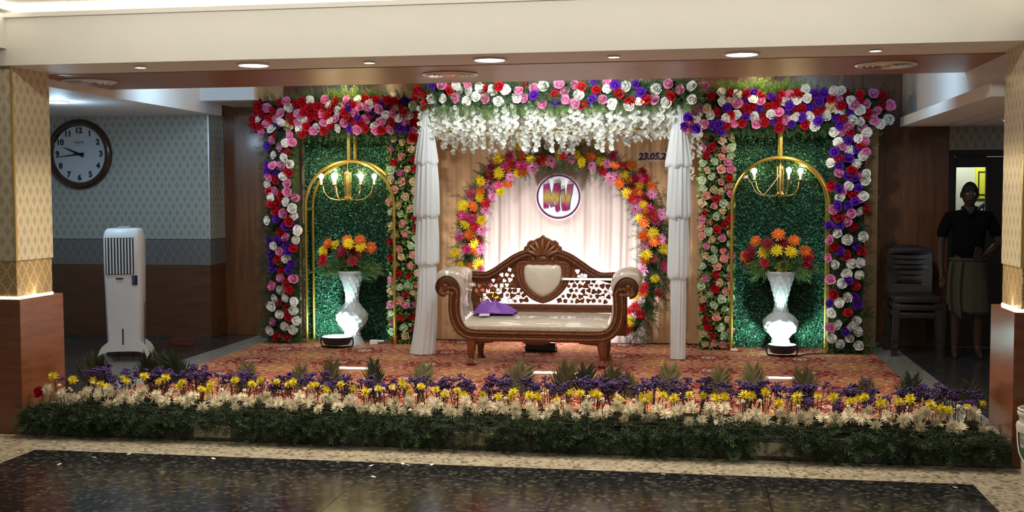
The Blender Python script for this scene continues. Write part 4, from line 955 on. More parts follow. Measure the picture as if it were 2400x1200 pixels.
for (u0, u1, v, lab) in ((790, 871, 860, 'short white tube light lying on the carpet left of the sofa'), (1196, 1396, 868, 'long white tube light lying on the carpet in front of the sofa'), (1795, 1862, 884, 'short white tube light lying on the carpet before the right vase')):
    a = P(u0, v, 9.60); q = P(u1, v, 9.60); L = (q.x-a.x)/2
    t = thing('tube_light', lab, 'tube light', ((a.x+q.x)/2, 9.60, ZC), 0, 'tube lights on the stage carpet')
    MB().cbox(-L,L,-.014,.014,0,.008,.002).build('batten', M_white, t); MB().tube([(-L+.02,0,.014),(L-.02,0,.014)], .008, 10).build('tube', M_tube, t, True)
    for sx in (-1, 1): MB().cbox(sx*L-.02*(sx>0)-.0, sx*L+.02*(sx<0), -.012, .012, .004, .024, .003).build('end_cap', M_white, t)
# ================================================================== the sofa
sf = thing('carved_sofa', 'carved wooden wedding sofa with cream leatherette seat and pierced back', 'sofa', (-1.432, 9.98, ZC))
M_rope = wood('rope_carving', (.16,.055,.02), (.30,.115,.045), (3,3,3), .3, .4, 10)
def rope(b, pts, r, step, slant=.5, fwd=1.6):           # row of slanted beads along a path in the x,z plane
    pts = [Vector(p) for p in pts]; d = 0; nxt = 0
    for a, q in zip(pts, pts[1:]):
        L = (q-a).length; t = (q-a).normalized(); nrm = Vector((-t.z, 0, t.x))
        while nxt <= d+L:
            p = a + t*(nxt-d); ax = (t*slant + nrm).normalized(); o_ = ax.cross(Vector((0,1,0)))
            k = len(b.v); mb = MB().ball((0,0,0), 1, 6, 4)
            b.add([p + ax*(v[0]*r) + o_*(v[2]*r*.52) + Vector((0, v[1]*r*.55*fwd, 0)) for v in mb.v], mb.f); nxt += step
        d += L
def ribbon(b, pts, w_, y0, y1, closed=False):
    pts = [Vector(p) for p in pts]; N = len(pts); vs = []; fs = []
    for i in range(N):
        t = (pts[(i+1) % N if closed else min(i+1,N-1)] - pts[i-1 if closed else max(i-1,0)]).normalized(); n_ = Vector((-t.z,0,t.x))
        for o_, yy in ((-.5,y0+.012),(-.32,y0),(.32,y0),(.5,y0+.012),(.5,y1),(-.5,y1)): q = pts[i]+n_*(o_*w_); vs.append((q.x, q.y+yy, q.z))
    for i in range(N if closed else N-1):
        for k in range(6): fs.append((i*6+k, i*6+(k+1)%6, ((i+1)%N)*6+(k+1)%6, ((i+1)%N)*6+k))
    if not closed: fs += [tuple(range(5,-1,-1)), tuple((N-1)*6+k for k in range(6))]
    b.add(vs, fs)
def off(pts, d_):
    pts = [Vector(p) for p in pts]; out = []
    for i in range(len(pts)):
        t = (pts[min(i+1,len(pts)-1)]-pts[max(i-1,0)]).normalized(); out.append(pts[i]+Vector((-t.z,0,t.x))*d_)
    return out
half = [(0,.282),(.30,.282),(.55,.284),(.645,.300),(.710,.350),(.748,.43),(.762,.52),(.760,.61),(.755,.68),(.768,.735),(.800,.772),(.838,.780),(.872,.760),(.885,.725),(.872,.692),(.842,.682)]
path = catmull([Vector((-x,0,z)) for x, z in half[::-1]] + [Vector((x,0,z)) for x, z in half[1:]], 6)
b = MB(); ribbon(b, path, .098, -.015, .055); b.build('front_frame', M_carved, sf, True)
b = MB(); core = [p for p in path if p.z < .70]
for o_ in (-.026, .026): rope(b, [p+Vector((0,-.018,0)) for p in off(core, o_)], .0185, .0175)
b.build('rope_moulding', M_rope, sf, 2)
b = MB()
for o_ in (-.047, 0, .047): b.tube([p+Vector((0,-.016,0)) for p in off(path, o_)], .0055, 6)
b.build('edge_bead', M_carve, sf, True)
for s in (-1, 1):
    b = MB().ball((s*.842,-.022,.735), .030, 12, 6, (1,.6,1)); b.tube([(s*.842+.045*math.cos(a), -.014, .735+.045*math.sin(a)) for a in [PI*i/10 for i in range(20)]], .007, 6, True)
    b.build('scroll_rosette', M_carve, sf, True)
# arms
for s in (-1, 1):
    pr = catmull([Vector(q+(0,)) for q in ((.600,.335),(.668,.40),(.690,.50),(.694,.60),(.690,.70),(.684,.775),(.700,.840),(.745,.878),(.815,.893),(.885,.880),(.935,.835),(.945,.775),(.925,.715),(.885,.690))], 5)
    b = MB(); n = len(pr); inner = [Vector((.835,.70,0)), Vector((.80,.66,0)), Vector((.765,.55,0)), Vector((.745,.43,0)), Vector((.70,.345,0)), Vector((.66,.32,0))]
    loop = [(q.x, q.y) for q in pr]+[(q.x, q.y) for q in inner]
    N = len(loop); ys = [.030,.036,.05]+[.05+.43*k/16 for k in range(1,17)]+[.50,.505]
    vs = []; fs = []; cx, cz = .80, .70
    for j, yy in enumerate(ys):
        pin = .90 if j in (0, len(ys)-1) else (.97 if j in (1, len(ys)-2) else 1.0)
        for i, (x, z) in enumerate(loop):
            wr_ = .012*noise.noise(Vector((x*9, yy*4+s*3, z*9)))+.007*math.sin(yy*38+9*noise.noise(Vector((x*4,yy*2,z*4))))*(1 if z > .45 else .4)
            if i >= n: wr_ = 0
            d_ = Vector((x-cx, z-(.78 if z > .68 else z))); d_ = d_.normalized() if d_.length > 1e-4 else d_
            q = .5+.5*pin if i < n else 1
            vs.append((s*(x+d_.x*(wr_-(1-pin)*.1)), yy, z+d_.y*(wr_-(1-pin)*.1)))
    for j in range(len(ys)-1):
        for i in range(N): fs.append((j*N+i, j*N+(i+1)%N, (j+1)*N+(i+1)%N, (j+1)*N+i))
    fs += [tuple(range(N)), tuple((len(ys)-1)*N+i for i in range(N))]
    b.add(vs, fs); a_ = b.build('arm_cushion', M_leather, sf, 2); a_.data.set_sharp_from_angle(angle=math.radians(65))
    MB().cbox(min(s*.69,s*.80), max(s*.69,s*.80), .46, .54, .24, .78, .01).build('rear_post', M_carve, sf)
# seat
b = MB()
def seat(i, j):
    x = -.655+1.31*i; a = PI*j*1.0
    yy = .03+.47*(.5-.5*math.cos(a)); e = min(1, 6*min(i,1-i)); top = .395+.05*(j)+.028*math.sin(PI*j)**.5*(.6+.4*e)
    return (x, yy, top+.004*noise.noise(Vector((x*6, yy*8, 0))))
b.grid(44, 14, seat)
def front(i, j):
    x = -.655+1.31*i; z = .33+.065*j; return (x, .03-.022*math.sin(PI*j)**.6, z+.003*math.sin(x*70)*(1-j))
b.grid(44, 6, front); b.box(-.655,.655,.03,.50,.30,.335); b.build('seat_cushion', M_leather, sf, 2)
b = MB(); rope(b, [Vector((-.63,.012,.336)), Vector((.63,.012,.336))], .010, .014); b.build('seat_piping', M_leather, sf, 2)
MB().cbox(-.66,.66,.05,.52,.235,.30,.006).build('seat_base', M_carve, sf)
# legs
for sx in (-1, 1):
    for yy, f_ in ((.035, -1), (.49, 1)):
        xs = sx*.605
        pts = catmull([Vector((xs,yy,.25)), Vector((xs-sx*.002,yy+f_*.012,.19)), Vector((xs+sx*.006,yy+f_*.008,.12)), Vector((xs+sx*.004,yy,.065)), Vector((xs,yy+f_*.012,.03)), Vector((xs,yy+f_*.02,.0))], 4)
        rr = [.058-.004*i if i < 4 else max(.028, .044-.002*(i-4)) for i in range(len(pts))]; rr[-6:] = [.031,.034,.040,.044,.040,.030]
        b = MB().tube(pts, rr, 12)
        for k in range(4): b.ball((xs-.03+.02*k, yy+f_*.045-.004*abs(k-1.5), .026), .014, 8, 5, (1,1.5,1.6))
        b.build('leg', M_carve, sf, 2)
    MB().prism([(sx*.56,.245),(sx*.36,.245),(sx*.40,.215),(sx*.50,.205),(sx*.56,.20)], .02, .05).build('apron_bracket', M_carve, sf)
MB().prism([(-.16,.245),(.16,.245),(.12,.215),(.05,.20),(-.05,.20),(-.12,.215)], .02, .05).build('apron_centre', M_carve, sf)
# back: pierced panel, rails, shield, crest (local y of the back plane)
YB = .50
railh = [(.085,1.005),(.130,1.030),(.175,1.022),(.26,.986),(.36,.920),(.456,.855),(.54,.815),(.627,.812),(.735,.820)]
shield = [(0,.912),(.06,.917),(.12,.918),(.165,.908),(.182,.870),(.182,.80),(.162,.73),(.118,.67),(.06,.625),(0,.603)]
def sym(h): return h + [(-x, z) for x, z in h[::-1] if x > 1e-6]
def scl(pl, s, c_=(0,.775)): return [(c_[0]+(x-c_[0])*s, c_[1]+(z-c_[1])*s) for x, z in pl]
shp = [(q.x, q.z) for q in catmull([Vector((x,0,z)) for x, z in shield], 4)]; shp = sym(shp)
shin = scl(shp, 1.0); shout = [(x*1.42, .775+(z-.775)*(1.36 if z < .775 else 1.12)) for x, z in shp]
def pip(x, z, pl):
    r = False; n = len(pl)
    for i in range(n):
        (x0, z0), (x1, z1) = pl[i], pl[(i+1) % n]
        if (z0 > z) != (z1 > z) and x < (x1-x0)*(z-z0)/(z1-z0)+x0: r = not r
    return r
rl_ = catmull([Vector((x,0,z)) for x, z in railh], 5)
outer = [(-.72,.47)]+[(-q.x,q.z) for q in rl_[::-1]]+[(q.x,q.z) for q in rl_]+[(.72,.47)]
region = [(-.66,.535)]+[(-q.x,q.z-.048) for q in rl_[::-1]]+[(q.x,q.z-.048) for q in rl_]+[(.66,.535)]
rd = random.Random(11); holes = []; bosses = []
for j in range(9):
    for i in range(-14, 15):
        x = (i+.5*(j % 2))*.054+rd.uniform(-.006,.006); z = .562+j*.048+rd.uniform(-.006,.006); k3 = rd.choice((3,3,4)); ph = rd.random()*6
        R_ = .0245*rd.uniform(.85,1.08)
        if (i+2*j) % 5 == 0: bosses.append((x, z)); continue
        pl = [(x+R_*(1+.20*math.cos(k3*a+ph))*math.cos(a), z+R_*.98*(1+.20*math.cos(k3*a+ph))*math.sin(a)) for a in [2*PI*q/14 for q in range(14)]]
        if all(pip(px, pz, region) and not pip(px, pz, scl(shout, 1.02)) for px, pz in pl): holes.append(pl)
outer_s = scl(shin, .92)
o = curve2d('pierced_back', [outer, outer_s]+holes, .012, .0035, M_carve, sf, 1); o.location = (0, YB, 0)
for x, z in bosses:
    if pip(x, z, region) and not pip(x, z, scl(shout, 1.03)):
        b = MB().ball((x, YB-.018, z), .011, 8, 5, (1,.8,1))
        for k in range(6): b.ball((x+.014*math.cos(k*PI/3), YB-.016, z+.014*math.sin(k*PI/3)), .007, 6, 4, (1,.7,1))
        b.build('carved_boss', M_rope, sf, 2)
for s in (-1, 1):
    pts = [Vector((s*q.x, YB, q.z-.012)) for q in rl_]
    b = MB(); ribbon(b, pts, .072, -.035, .03); b.k = 1
    for o_ in (-.034, 0, .034): b.tube([p+Vector((0,-.034,0)) for p in off(pts, o_)], .0045, 6)
    b.build('top_rail', [M_carved, M_carve], sf, True)
    b = MB()
    for o_ in (-.017, .017): rope(b, [p+Vector((0,-.036,0)) for p in off(pts, o_)], .0135, .015, .6*s)
    b.build('rail_rope', M_rope, sf, 2)
    v0 = Vector((s*.095, YB-.03, .957)); b = MB()
    b.tube([(v0.x+s*(.056-.0017*k)*math.cos(k*.42+.9), YB-.035, v0.z+(.056-.0017*k)*math.sin(k*.42+.9)) for k in range(24)], [.012-.0003*k for k in range(24)], 8)
    b.ball((v0.x, YB-.035, v0.z), .020, 10, 6, (1,.8,1)); b.prism([(v0.x+.05*math.cos(a), v0.z+.05*math.sin(a)) for a in [2*PI*k/20 for k in range(20)]], YB-.03, YB+.02); b.build('volute', M_carve, sf, True)
MB().cbox(-.70,.70,YB-.03,YB+.025,.455,.530,.006).build('lower_rail', M_carve, sf)
b = MB(); b.tube([(-.69,YB-.03,.50),(.69,YB-.03,.50)], .006, 6); b.build('lower_bead', M_carved, sf, True)
o = curve2d('shield_frame', [shout, scl(shin, 1.0)], .022, .006, M_carve, sf); o.location = (0, YB-.012, 0)
b = MB()
for f_ in (.30, .72):
    pl = [Vector((x0+(x1-x0)*f_, YB-.038, z0+(z1-z0)*f_)) for (x0, z0), (x1, z1) in zip(shin, shout)]
    pl = [p for p in pl if p.z < .90]
    lh = [p for p in pl if p.x >= 0]; rh = [p for p in pl if p.x < 0]
    rope(b, lh, .0145, .016); rope(b, rh, .0145, .016)
b.build('shield_rope', M_rope, sf, 2)
b = MB(); vs = []; fs = []; N = len(shin); K = 7
for k in range(K):
    s_ = math.cos(PI/2*k/K); yy = -.034*math.sin(PI/2*k/K)
    for x, z in scl(shin, s_): vs.append((x, YB-.022+yy, z))
for k in range(K-1):
    for i in range(N): fs.append((k*N+i, k*N+(i+1)%N, (k+1)*N+(i+1)%N, (k+1)*N+i))
fs.append(tuple((K-1)*N+i for i in range(N))); b.add(vs, fs); b.build('shield_cushion', M_leather, sf, 2)
b = MB(); pp = [Vector((x, YB-.034, z)) for x, z in shin]; rope(b, pp+pp[:1], .008, .012); b.build('cushion_piping', M_leather, sf, 2)
crh = [(0,1.182),(.026,1.160),(.055,1.150),(.088,1.130),(.118,1.132),(.140,1.112),(.148,1.085),(.172,1.070),(.178,1.035),(.120,1.02),(.06,.985),(.045,.925),(0,.92)]
o = curve2d('crest', [sym(crh)], .018, .008, M_carve, sf); o.location = (0, YB-.008, 0)
b = MB()
for k in range(-3, 4):
    a = PI/2 - k*.40; L_ = .155-.012*abs(k); p0 = Vector((k*.012, YB-.036, 1.0)); d = Vector((math.cos(a)*1.05, 0, math.sin(a)))
    pts = catmull([p0, p0+d*L_*.5+Vector((0,-.012,0)), p0+d*L_], 5); b.tube(pts, [.010+.008*math.sin(PI*i/(len(pts)-1)) for i in range(len(pts))], 8)
for s in (-1, 1):
    b.ball((s*.09, YB-.034, 1.098), .015, 8, 5); b.ball((s*.135, YB-.034, 1.055), .013, 8, 5)
for k in range(5): b.tube([(-.03+.015*k, YB-.034, .935), (-.022+.011*k, YB-.036, .985)], .006, 6)
b.build('crest_leaves', M_rope, sf, 2)
# tube light across the right half of the sofa back
tb = thing('tube_light', 'thin white tube light fixed across the right half of the sofa back', 'tube light', (0, 10.40, 0))
a = P(1319, 654, 10.40); q = P(1446, 656, 10.40); tb.location = ((a.x+q.x)/2, 10.40, a.z); L = (q.x-a.x)/2
MB().tube([(-L,0,0),(L,0,0)], .0085, 10).build('tube', M_tube, tb, True); MB().cbox(-L,L,.006,.026,-.010,.010,.003).build('batten', M_white, tb)
for s in (-1, 1): MB().cbox(s*L-.012, s*L+.012, -.011, .04, -.012, .012, .003).build('end_cap', M_white, tb)
# purple cloth and card on the seat
cl = MB()
def cloth(i, j):
    x = (i-.5)*.38; y = (j-.5)*.30; r = math.sqrt((x/.19)**2+(y/.15)**2); h = max(0, 1-r**2.2)
    nz = noise.noise(Vector((x*11, y*11, 3)))+.6*noise.noise(Vector((x*24, y*24, 7)))
    rg = abs(math.sin(14*x+9*y+3*noise.noise(Vector((x*7,y*7,1)))))
    return (x+.03*noise.noise(Vector((x*9,y*9,9))), y+.03*noise.noise(Vector((x*9,y*9,5))), max(.0, h*(.125-.22*(x))*(.58+.42*rg)+.045*nz*h)+.002)
cl.grid(44, 34, cloth); o = tag(cl.build('purple_cloth', M_purple, None, 2), 'crumpled purple silk cloth left on the sofa seat', 'cloth'); o.location = (-1.865, 10.30, ZC+.463)
sm = o.modifiers.new('thickness', 'SOLIDIFY'); sm.thickness = .004; sm.offset = 1
o = tag(MB().cbox(-.048,.048,-.030,.030,0,.004,.001).build('paper_card', M_card), 'small white paper card beside the purple cloth on the sofa', 'card'); o.location = (-1.935, 10.115, ZC+.455); o.rotation_euler = (.22, 0, .1)
# ================================================================== flower border along the stage edge
M_foam = newmat('wet_foam', (.015,.022,.010), .9, spec=.1)
BX0, BX1 = -4.86, 1.95
fg = thing('fern_garland', 'dark fern garland hanging over the front of the stage riser', 'garland', (-1.4, 7.45, ZC))
def near_socket(x): return min(abs(x-q_) for q_ in (-3.41, -1.50, .51)) < .17 and random.random() < .66
pts = []
for _ in range(1250):
    x = random.uniform(BX0-.05, BX1+.02); q = random.random()**1.25
    if near_socket(x): continue
    pts.append((x+1.4, random.uniform(-.075,-.03), -.01-.10*q+.02*math.sin(x*5)))
fern_field('fern_foliage', pts, (.25,-.35,-.75), .65, M_fernd, fg, (.35,.75), FERNL)
fern_field('upper_fern_foliage', [(x+1.4, random.uniform(-.07,.02), random.uniform(-.05,.03)+(.04 if near_socket(x) else 0)) for x in [random.uniform(BX0,BX1) for _ in range(1300)] if not (near_socket(x) and random.random() < .45)], (.15,-.8,-.25), .55, M_fernd, fg, (.45,.85), FERNL)
fern_field('light_fern_tips', [(x+1.4, random.uniform(-.09,-.05), random.uniform(-.09,.0)) for x in [random.uniform(BX0,BX1) for _ in range(330)] if not near_socket(x)], (.4,-.5,-.55), .6, M_fern, fg, (.4,.75), FERNL)
MB().cbox(BX0+1.4, BX1+1.4, -.005, .04, 0.0, .012, .004).build('garland_core', M_foam, fg)
cb = thing('chrysanthemum_border', 'row of white and yellow chrysanthemums standing along the stage edge', 'flower border', (-1.4, 7.52, ZC)); stems = MB()
def place_row(n, meshes, nm, y0, y1, z0, z1, s0, s1, tilt):
    for i in range(n):
        x = BX0+.12+(BX1-BX0-.2)*(i+random.uniform(.0,1))/n; y = random.uniform(y0,y1); z = random.uniform(z0,z1); z *= 1.0
        p = Vector((x+1.4, y-7.52, z-ZC)); put(random.choice(meshes), nm, p, (random.gauss(0,.45), -1+random.gauss(0,.25), tilt+random.gauss(0,.4)), cb, random.uniform(s0,s1))
        stems.tube([(p.x+random.gauss(0,.012), p.y+.03, .0), (p.x, p.y+.025, p.z-.06), (p.x, p.y+.008, p.z)], .0035, 4, cap=False)
place_row(150, MUMW, 'white_chrysanthemum', 7.47, 7.56, .225, .335, .72, 1.0, .35)
place_row(78, MUMY, 'yellow_chrysanthemum', 7.53, 7.64, .335, .420, .75, 1.12, .8)
for i in range(70):
    x = random.uniform(BX0+.1,BX1-.1); p = Vector((x+1.4, random.uniform(7.48,7.62)-7.52, random.uniform(.25,.39)-ZC))
    q = put(MUMW[i % 4], 'bud', p, (random.gauss(0,.3), -.6, 1), cb, .28)
    stems.tube([(p.x, p.y+.02, 0), (p.x, p.y, p.z)], .003, 4, cap=False)
stems.build('stems', M_bstem, cb, 2)['kind'] = 'stuff'
red = put(ROSES['R'][0], 'red_rose', P(92, 920, 7.52)-loc_of(cb), (.1,-1,.3), cb, .9); red['label'] = 'single red rose at the left end'
MB().cbox(BX0+1.42, BX1+1.38, -.02, .10, 0, .016, .004).build('foam_base', M_foam, cb)
sb = thing('statice_border', 'row of small purple statice flowers behind the chrysanthemums', 'flower border', (-1.4, 7.76, ZC))
def statice_mesh(seed):
    rd = random.Random(seed); b = MB(); b.k = 1
    for k in range(5):
        tx, ty = rd.gauss(0,.035), rd.gauss(0,.03); h = rd.uniform(.22,.30)
        b.tube([(0+tx*.2,ty*.2,0),(tx*.6,ty*.6,h*.6),(tx,ty,h)], .003, 4, cap=False)
        for j in range(13):
            p = (tx+rd.gauss(0,.021), ty+rd.gauss(0,.018), h-abs(rd.gauss(0,.024))+.01); b.k = 0; b.ball(p, rd.uniform(.0075,.0125), 6, 4, (1,1,.8)); b.k = 1
        for j in range(3):
            q = rd.uniform(.3,.75)*h; a = rd.random()*6; e = (tx*q/h+.05*math.cos(a), ty+.04*math.sin(a), q+.05); b.tube([(tx*q/h, ty*q/h, q), e], .002, 3, cap=False)
            b.k = 0; b.ball(e, .006, 5, 3); b.k = 1
    return b.mesh('statice_sprig', [M_statice, M_bstem], 2)
STM = [statice_mesh(300+i) for i in range(6)]
for i in range(96):
    x = BX0+.2+(BX1-BX0-.25)*(i+random.random())/96
    o = link('statice_sprig', random.choice(STM), sb, (x+1.4, random.uniform(-.10,.14), 0), (random.gauss(0,.12), random.gauss(0,.15), random.random()*6), random.uniform(.70,1.0))
MB().cbox(BX0+1.52, BX1+1.36, -.10, .14, 0, .02, .004).build('foam_base', M_foam, sb)
# palm leaf tips
def palm_mesh(seed, mat):
    rd = random.Random(seed); b = MB(); H_ = .30; b.tube([(0,0,-.02),(0,.004,.15),(0,0,H_*.9)], [.004,.003,.0015], 5)
    for k in range(11):
        z = .09+.018*k; L_ = .185*(1-.05*k); 
        for s in (-1, 1):
            a = .95+.022*k+rd.uniform(-.05,.05); d = Vector((s*math.cos(a), rd.uniform(-.15,.05), math.sin(a))); p = Vector((0,0,z)); n_ = Vector((-s*math.sin(a),0,math.cos(a)))*.009
            q = p+d*L_; m_ = p+d*L_*.5
            b.add([p-n_*.5, m_-n_, q, m_+n_, p+n_*.5, m_+Vector((0,-.003,0))], [(0,1,5),(1,2,5),(2,3,5),(3,4,5),(4,0,5)])
    return b.mesh('palm_leaf', mat, False)
PALM = [palm_mesh(400+i, M_palm) for i in range(3)]; PALMG = [palm_mesh(410+i, M_palmg) for i in range(3)]
ORD = 'first second third fourth fifth sixth seventh eighth ninth tenth eleventh twelfth thirteenth fourteenth fifteenth sixteenth seventeenth eighteenth nineteenth twentieth twenty-first twenty-second twenty-third'.split()
plist = [(183,830,1),(250,838,1),(340,828,1),(378,832,1),(437,826,1),(572,855,0),(690,858,0),(768,843,0),(876,850,1),(975,855,0),(1186,850,0),(1305,850,0),(1362,862,1),(1412,858,0),(1495,872,0),(1560,862,0),(1668,864,0),(1770,862,0),(1902,866,0),(2032,890,0),(2130,882,1),(2282,900,1)]
for i, (u, v, g) in enumerate(plist):
    p = P(u, v, 8.02); q = PALMG if g else PALM
    t = thing('palm_leaf', ORD[i]+' palm leaf tip from the left, '+('green' if g else 'dry tan')+', behind the purple flowers', 'palm leaf', (p.x, 8.02, ZC), random.gauss(0,.25), 'palm leaves behind the stage flowers')
    s = (p.z-ZC)/.30
    o = link('leaf_blade', random.choice(q), t, (0,0,.0), (random.gauss(.05,.1), random.gauss(0,.22), 0), (random.uniform(.9,1.25)*max(.8,s), 1, s))
# fallen petals on the black floor
pm = MB(); petal(pm, 0, .1, .03, .012, 0, .002, .3, .2, 3, 2, .4); pme = pm.mesh('fallen_petal', FM['W'], 2)
for i, (u, v) in enumerate(sorted(((135,1091),(226,1073),(298,1067),(504,1077),(795,1084),(865,1094),(945,1090),(960,1091),(1010,1092),(2245,1145),(1560,1113),(880,1120)))):
    d = _fw + _rt*((u-CU)/FPX) - _up*((v-CV)/FPX); k = -EYE/d.z
    o = tag(link('fallen_petal', pme, None, (d.x*k, d.y*k, .0005), (0,0,random.random()*6)), ORD[i]+' small white petal from the left, fallen on the black floor', 'petal', 'petals fallen on the black floor')
# ================================================================== plastic chairs
def chair(label):
    t = thing('plastic_chair', label, 'chair', (0,0,0), 0, 'stack of brown plastic chairs')
    oh = [(0,.905),(.08,.902),(.15,.888),(.195,.865),(.212,.82),(.214,.66),(.205,.50),(.205,.44),(0,.44)]
    holes = []
    for k in range(6):
        z = .815-.052*k; h = .172-.010*k; holes.append([(-h,z-.003),(-h*.5,z-.009),(0,z-.011),(h*.5,z-.009),(h,z-.003),(h,z+.007),(h*.5,z+.001),(0,z-.001),(-h*.5,z+.001),(-h,z+.007)])
    holes.append([(-.115,.520),(.115,.520),(.128,.548),(.06,.540),(-.06,.540),(-.128,.548)])
    o = curve2d('backrest', [sym(oh)]+holes, .009, .004, M_chair, t, 1)
    for v in o.data.vertices: v.co.y += .30*0 + .20*(v.co.z-.44) - .10*((v.co.x/.21)**2)*.35
    o.location = (0,.20,0)
    b = MB()
    def st(i, j):
        x = -.215+.43*i; y = -.23+.45*j; return (x*(1-.06*j), y, .435-.012*math.sin(PI*i)*math.sin(PI*min(1,j*1.1))+(.004 if j > .1 else -.012*(1-j*10)))
    b.grid(12, 10, st); b.cbox(-.215,.215,-.235,-.215,.37,.430,.008).cbox(-.215,-.195,-.22,.20,.385,.432,.006).cbox(.195,.215,-.22,.20,.385,.432,.006); q = b.build('seat', M_chair, t, True)
    sm = q.modifiers.new('thickness', 'SOLIDIFY'); sm.thickness = .008
    for sx in (-1, 1):
        for fy in (-1, 1):
            b = MB(); vs = []; 
            for z, w0, ox in ((.0,.030,.020),(.14,.027,.012),(.30,.030,.004),(.43,.036,-.004)):
                cx = sx*(.190+ox); cy = fy*(.195+ox*1.5) + (.0 if fy < 0 else .0)
                vs += [(cx-w0,cy-.022,z),(cx+w0,cy-.022,z),(cx+w0,cy+.022,z),(cx-w0,cy+.022,z)]
            fs = [(k*4+i, k*4+(i+1)%4, k*4+4+(i+1)%4, k*4+4+i) for k in range(3) for i in range(4)]+[(3,2,1,0),(12,13,14,15)]
            b.add(vs, fs); b.build('leg', M_chair, t)
    return t
labs = ('lowest brown plastic chair of the stack by the dark wooden wall', 'middle brown plastic chair of the stack by the dark wooden wall', 'topmost brown plastic chair of the stack, its slatted back in full view')
c0 = chair(labs[0]); c0.location = (2.125, 11.42, ZS-.002)
for k in (1, 2):
    cc = copy_tree(c0); cc['label'] = labs[k]; cc.location = (2.125, 11.42-.012*k, ZS-.002+.078*k)
# ================================================================== the man in the doorway
def skin(name, joints, edges, mat, parent, sub=2):
    me = bpy.data.meshes.new('tmp'); me.from_pydata([j[:3] for j in joints], edges, []); ob = bpy.data.objects.new('tmp', me); C.objects.link(ob)
    ob.modifiers.new('skin', 'SKIN'); 
    for i, j in enumerate(joints):
        sv = me.skin_vertices[0].data[i]; r = j[3]; sv.radius = r if isinstance(r, tuple) else (r, r); sv.use_root = (i == 0)
    md = ob.modifiers.new('sub', 'SUBSURF'); md.levels = sub; md.render_levels = sub
    dg = bpy.context.evaluated_depsgraph_get(); dg.update(); nm = bpy.data.meshes.new_from_object(ob.evaluated_get(dg)); bpy.data.objects.remove(ob)
    nm.materials.clear(); nm.materials.append(mat); nm.polygons.foreach_set('use_smooth', [True]*len(nm.polygons)); nm.name = name
    return nm
man = thing('person', 'man in black shirt and folded olive cloth holding a phone at the dark door', 'person', (2.59, 11.22, ZS-.002), math.radians(-4))
J = [(0,0,.90,(.15,.10)),(0,.005,1.05,(.135,.095)),(0,.01,1.22,(.155,.105)),(0,.015,1.36,(.12,.085)),(0,.005,1.43,(.055,.055)),(0,-.01,1.50,(.052,.055)),
     (.085,.0,.84,.085),(.095,-.015,.47,.058),(.10,.0,.28,.052),(.10,.01,.08,.036),(.105,-.09,.035,(.040,.028)),(.105,-.17,.022,(.036,.016)),
     (-.085,.0,.84,.085),(-.10,-.03,.47,.058),(-.105,-.005,.28,.052),(-.11,.0,.08,.036),(-.12,-.10,.035,(.040,.028)),(-.125,-.18,.022,(.036,.016)),
     (.165,.01,1.355,.058),(.235,.02,1.22,.046),(.275,.0,1.10,.040),(.20,-.12,1.06,.034),(.13,-.20,1.015,.026),(.085,-.225,.99,(.030,.016)),
     (-.165,.01,1.355,.058),(-.225,.02,1.22,.046),(-.25,.02,1.10,.040),(-.255,-.02,.95,.034),(-.25,-.05,.84,.026),(-.248,-.06,.775,(.030,.016))]
Ed = [(0,1),(1,2),(2,3),(3,4),(4,5),(0,6),(6,7),(7,8),(8,9),(9,10),(10,11),(0,12),(12,13),(13,14),(14,15),(15,16),(16,17),(3,18),(18,19),(19,20),(20,21),(21,22),(22,23),(3,24),(24,25),(25,26),(26,27),(27,28),(28,29)]
def finger(base, pts, r=.0085):
    k = base
    for p in pts: J.append((*p, r)); Ed.append((k, len(J)-1)); k = len(J)-1
for q in range(4): finger(23, [(.062-.004*q,-.235-.006*q,1.012-.017*q),(.038,-.262,1.010-.016*q),(.022+.003*q,-.262,1.000-.015*q),(.026+.003*q,-.240,.995-.014*q)])
finger(23, [(.085,-.25,1.020),(.066,-.272,1.032),(.050,-.278,1.040)], .009)
for q in range(4): finger(29, [(-.266+.012*q,-.070,.735),(-.264+.011*q,-.082,.705-(.008 if q in (1,2) else 0)),(-.262+.010*q,-.078,.680-(.010 if q in (1,2) else 0))])
finger(29, [(-.225,-.085,.755),(-.218,-.098,.728)], .009)
body = skin('body', J, Ed, M_skin, man)
bm = bmesh.new(); bm.from_mesh(body)
hv = bmesh.ops.create_uvsphere(bm, u_segments=28, v_segments=20, radius=1)['verts']
for v in hv:
    x, y, z = v.co; f_ = max(0, -y)
    X_, Y_, Z_ = x*.074*(1-.16*max(0,-z)), y*.094, z*.116
    if z < -.2: Y_ -= .010*f_; X_ *= 1-.10*(-z)
    Y_ -= f_**6*.030*math.exp(-((x/.16)**2))*math.exp(-(((z+.12)/.22)**2))          # nose
    Y_ += .011*f_*math.exp(-(((abs(x)-.38)/.17)**2))*math.exp(-(((z-.08)/.13)**2))   # eye sockets
    Y_ -= .006*f_*math.exp(-(((z-.27)/.10)**2)) + .008*f_*math.exp(-((x/.35)**2))*math.exp(-(((z+.55)/.10)**2)) + .008*f_*math.exp(-((x/.3)**2))*math.exp(-(((z+.88)/.15)**2))
    v.co = (X_, Y_-.02, Z_+1.565)
for s in (-1, 1):
    ev = bmesh.ops.create_uvsphere(bm, u_segments=10, v_segments=8, radius=1)['verts']
    for v in ev: v.co = (s*.076+v.co.x*.011, -.008+v.co.y*.018, 1.565+v.co.z*.030)
for f_ in bm.faces: f_.smooth = True
bm.to_mesh(body); bm.free(); bo = link('body', body, man)
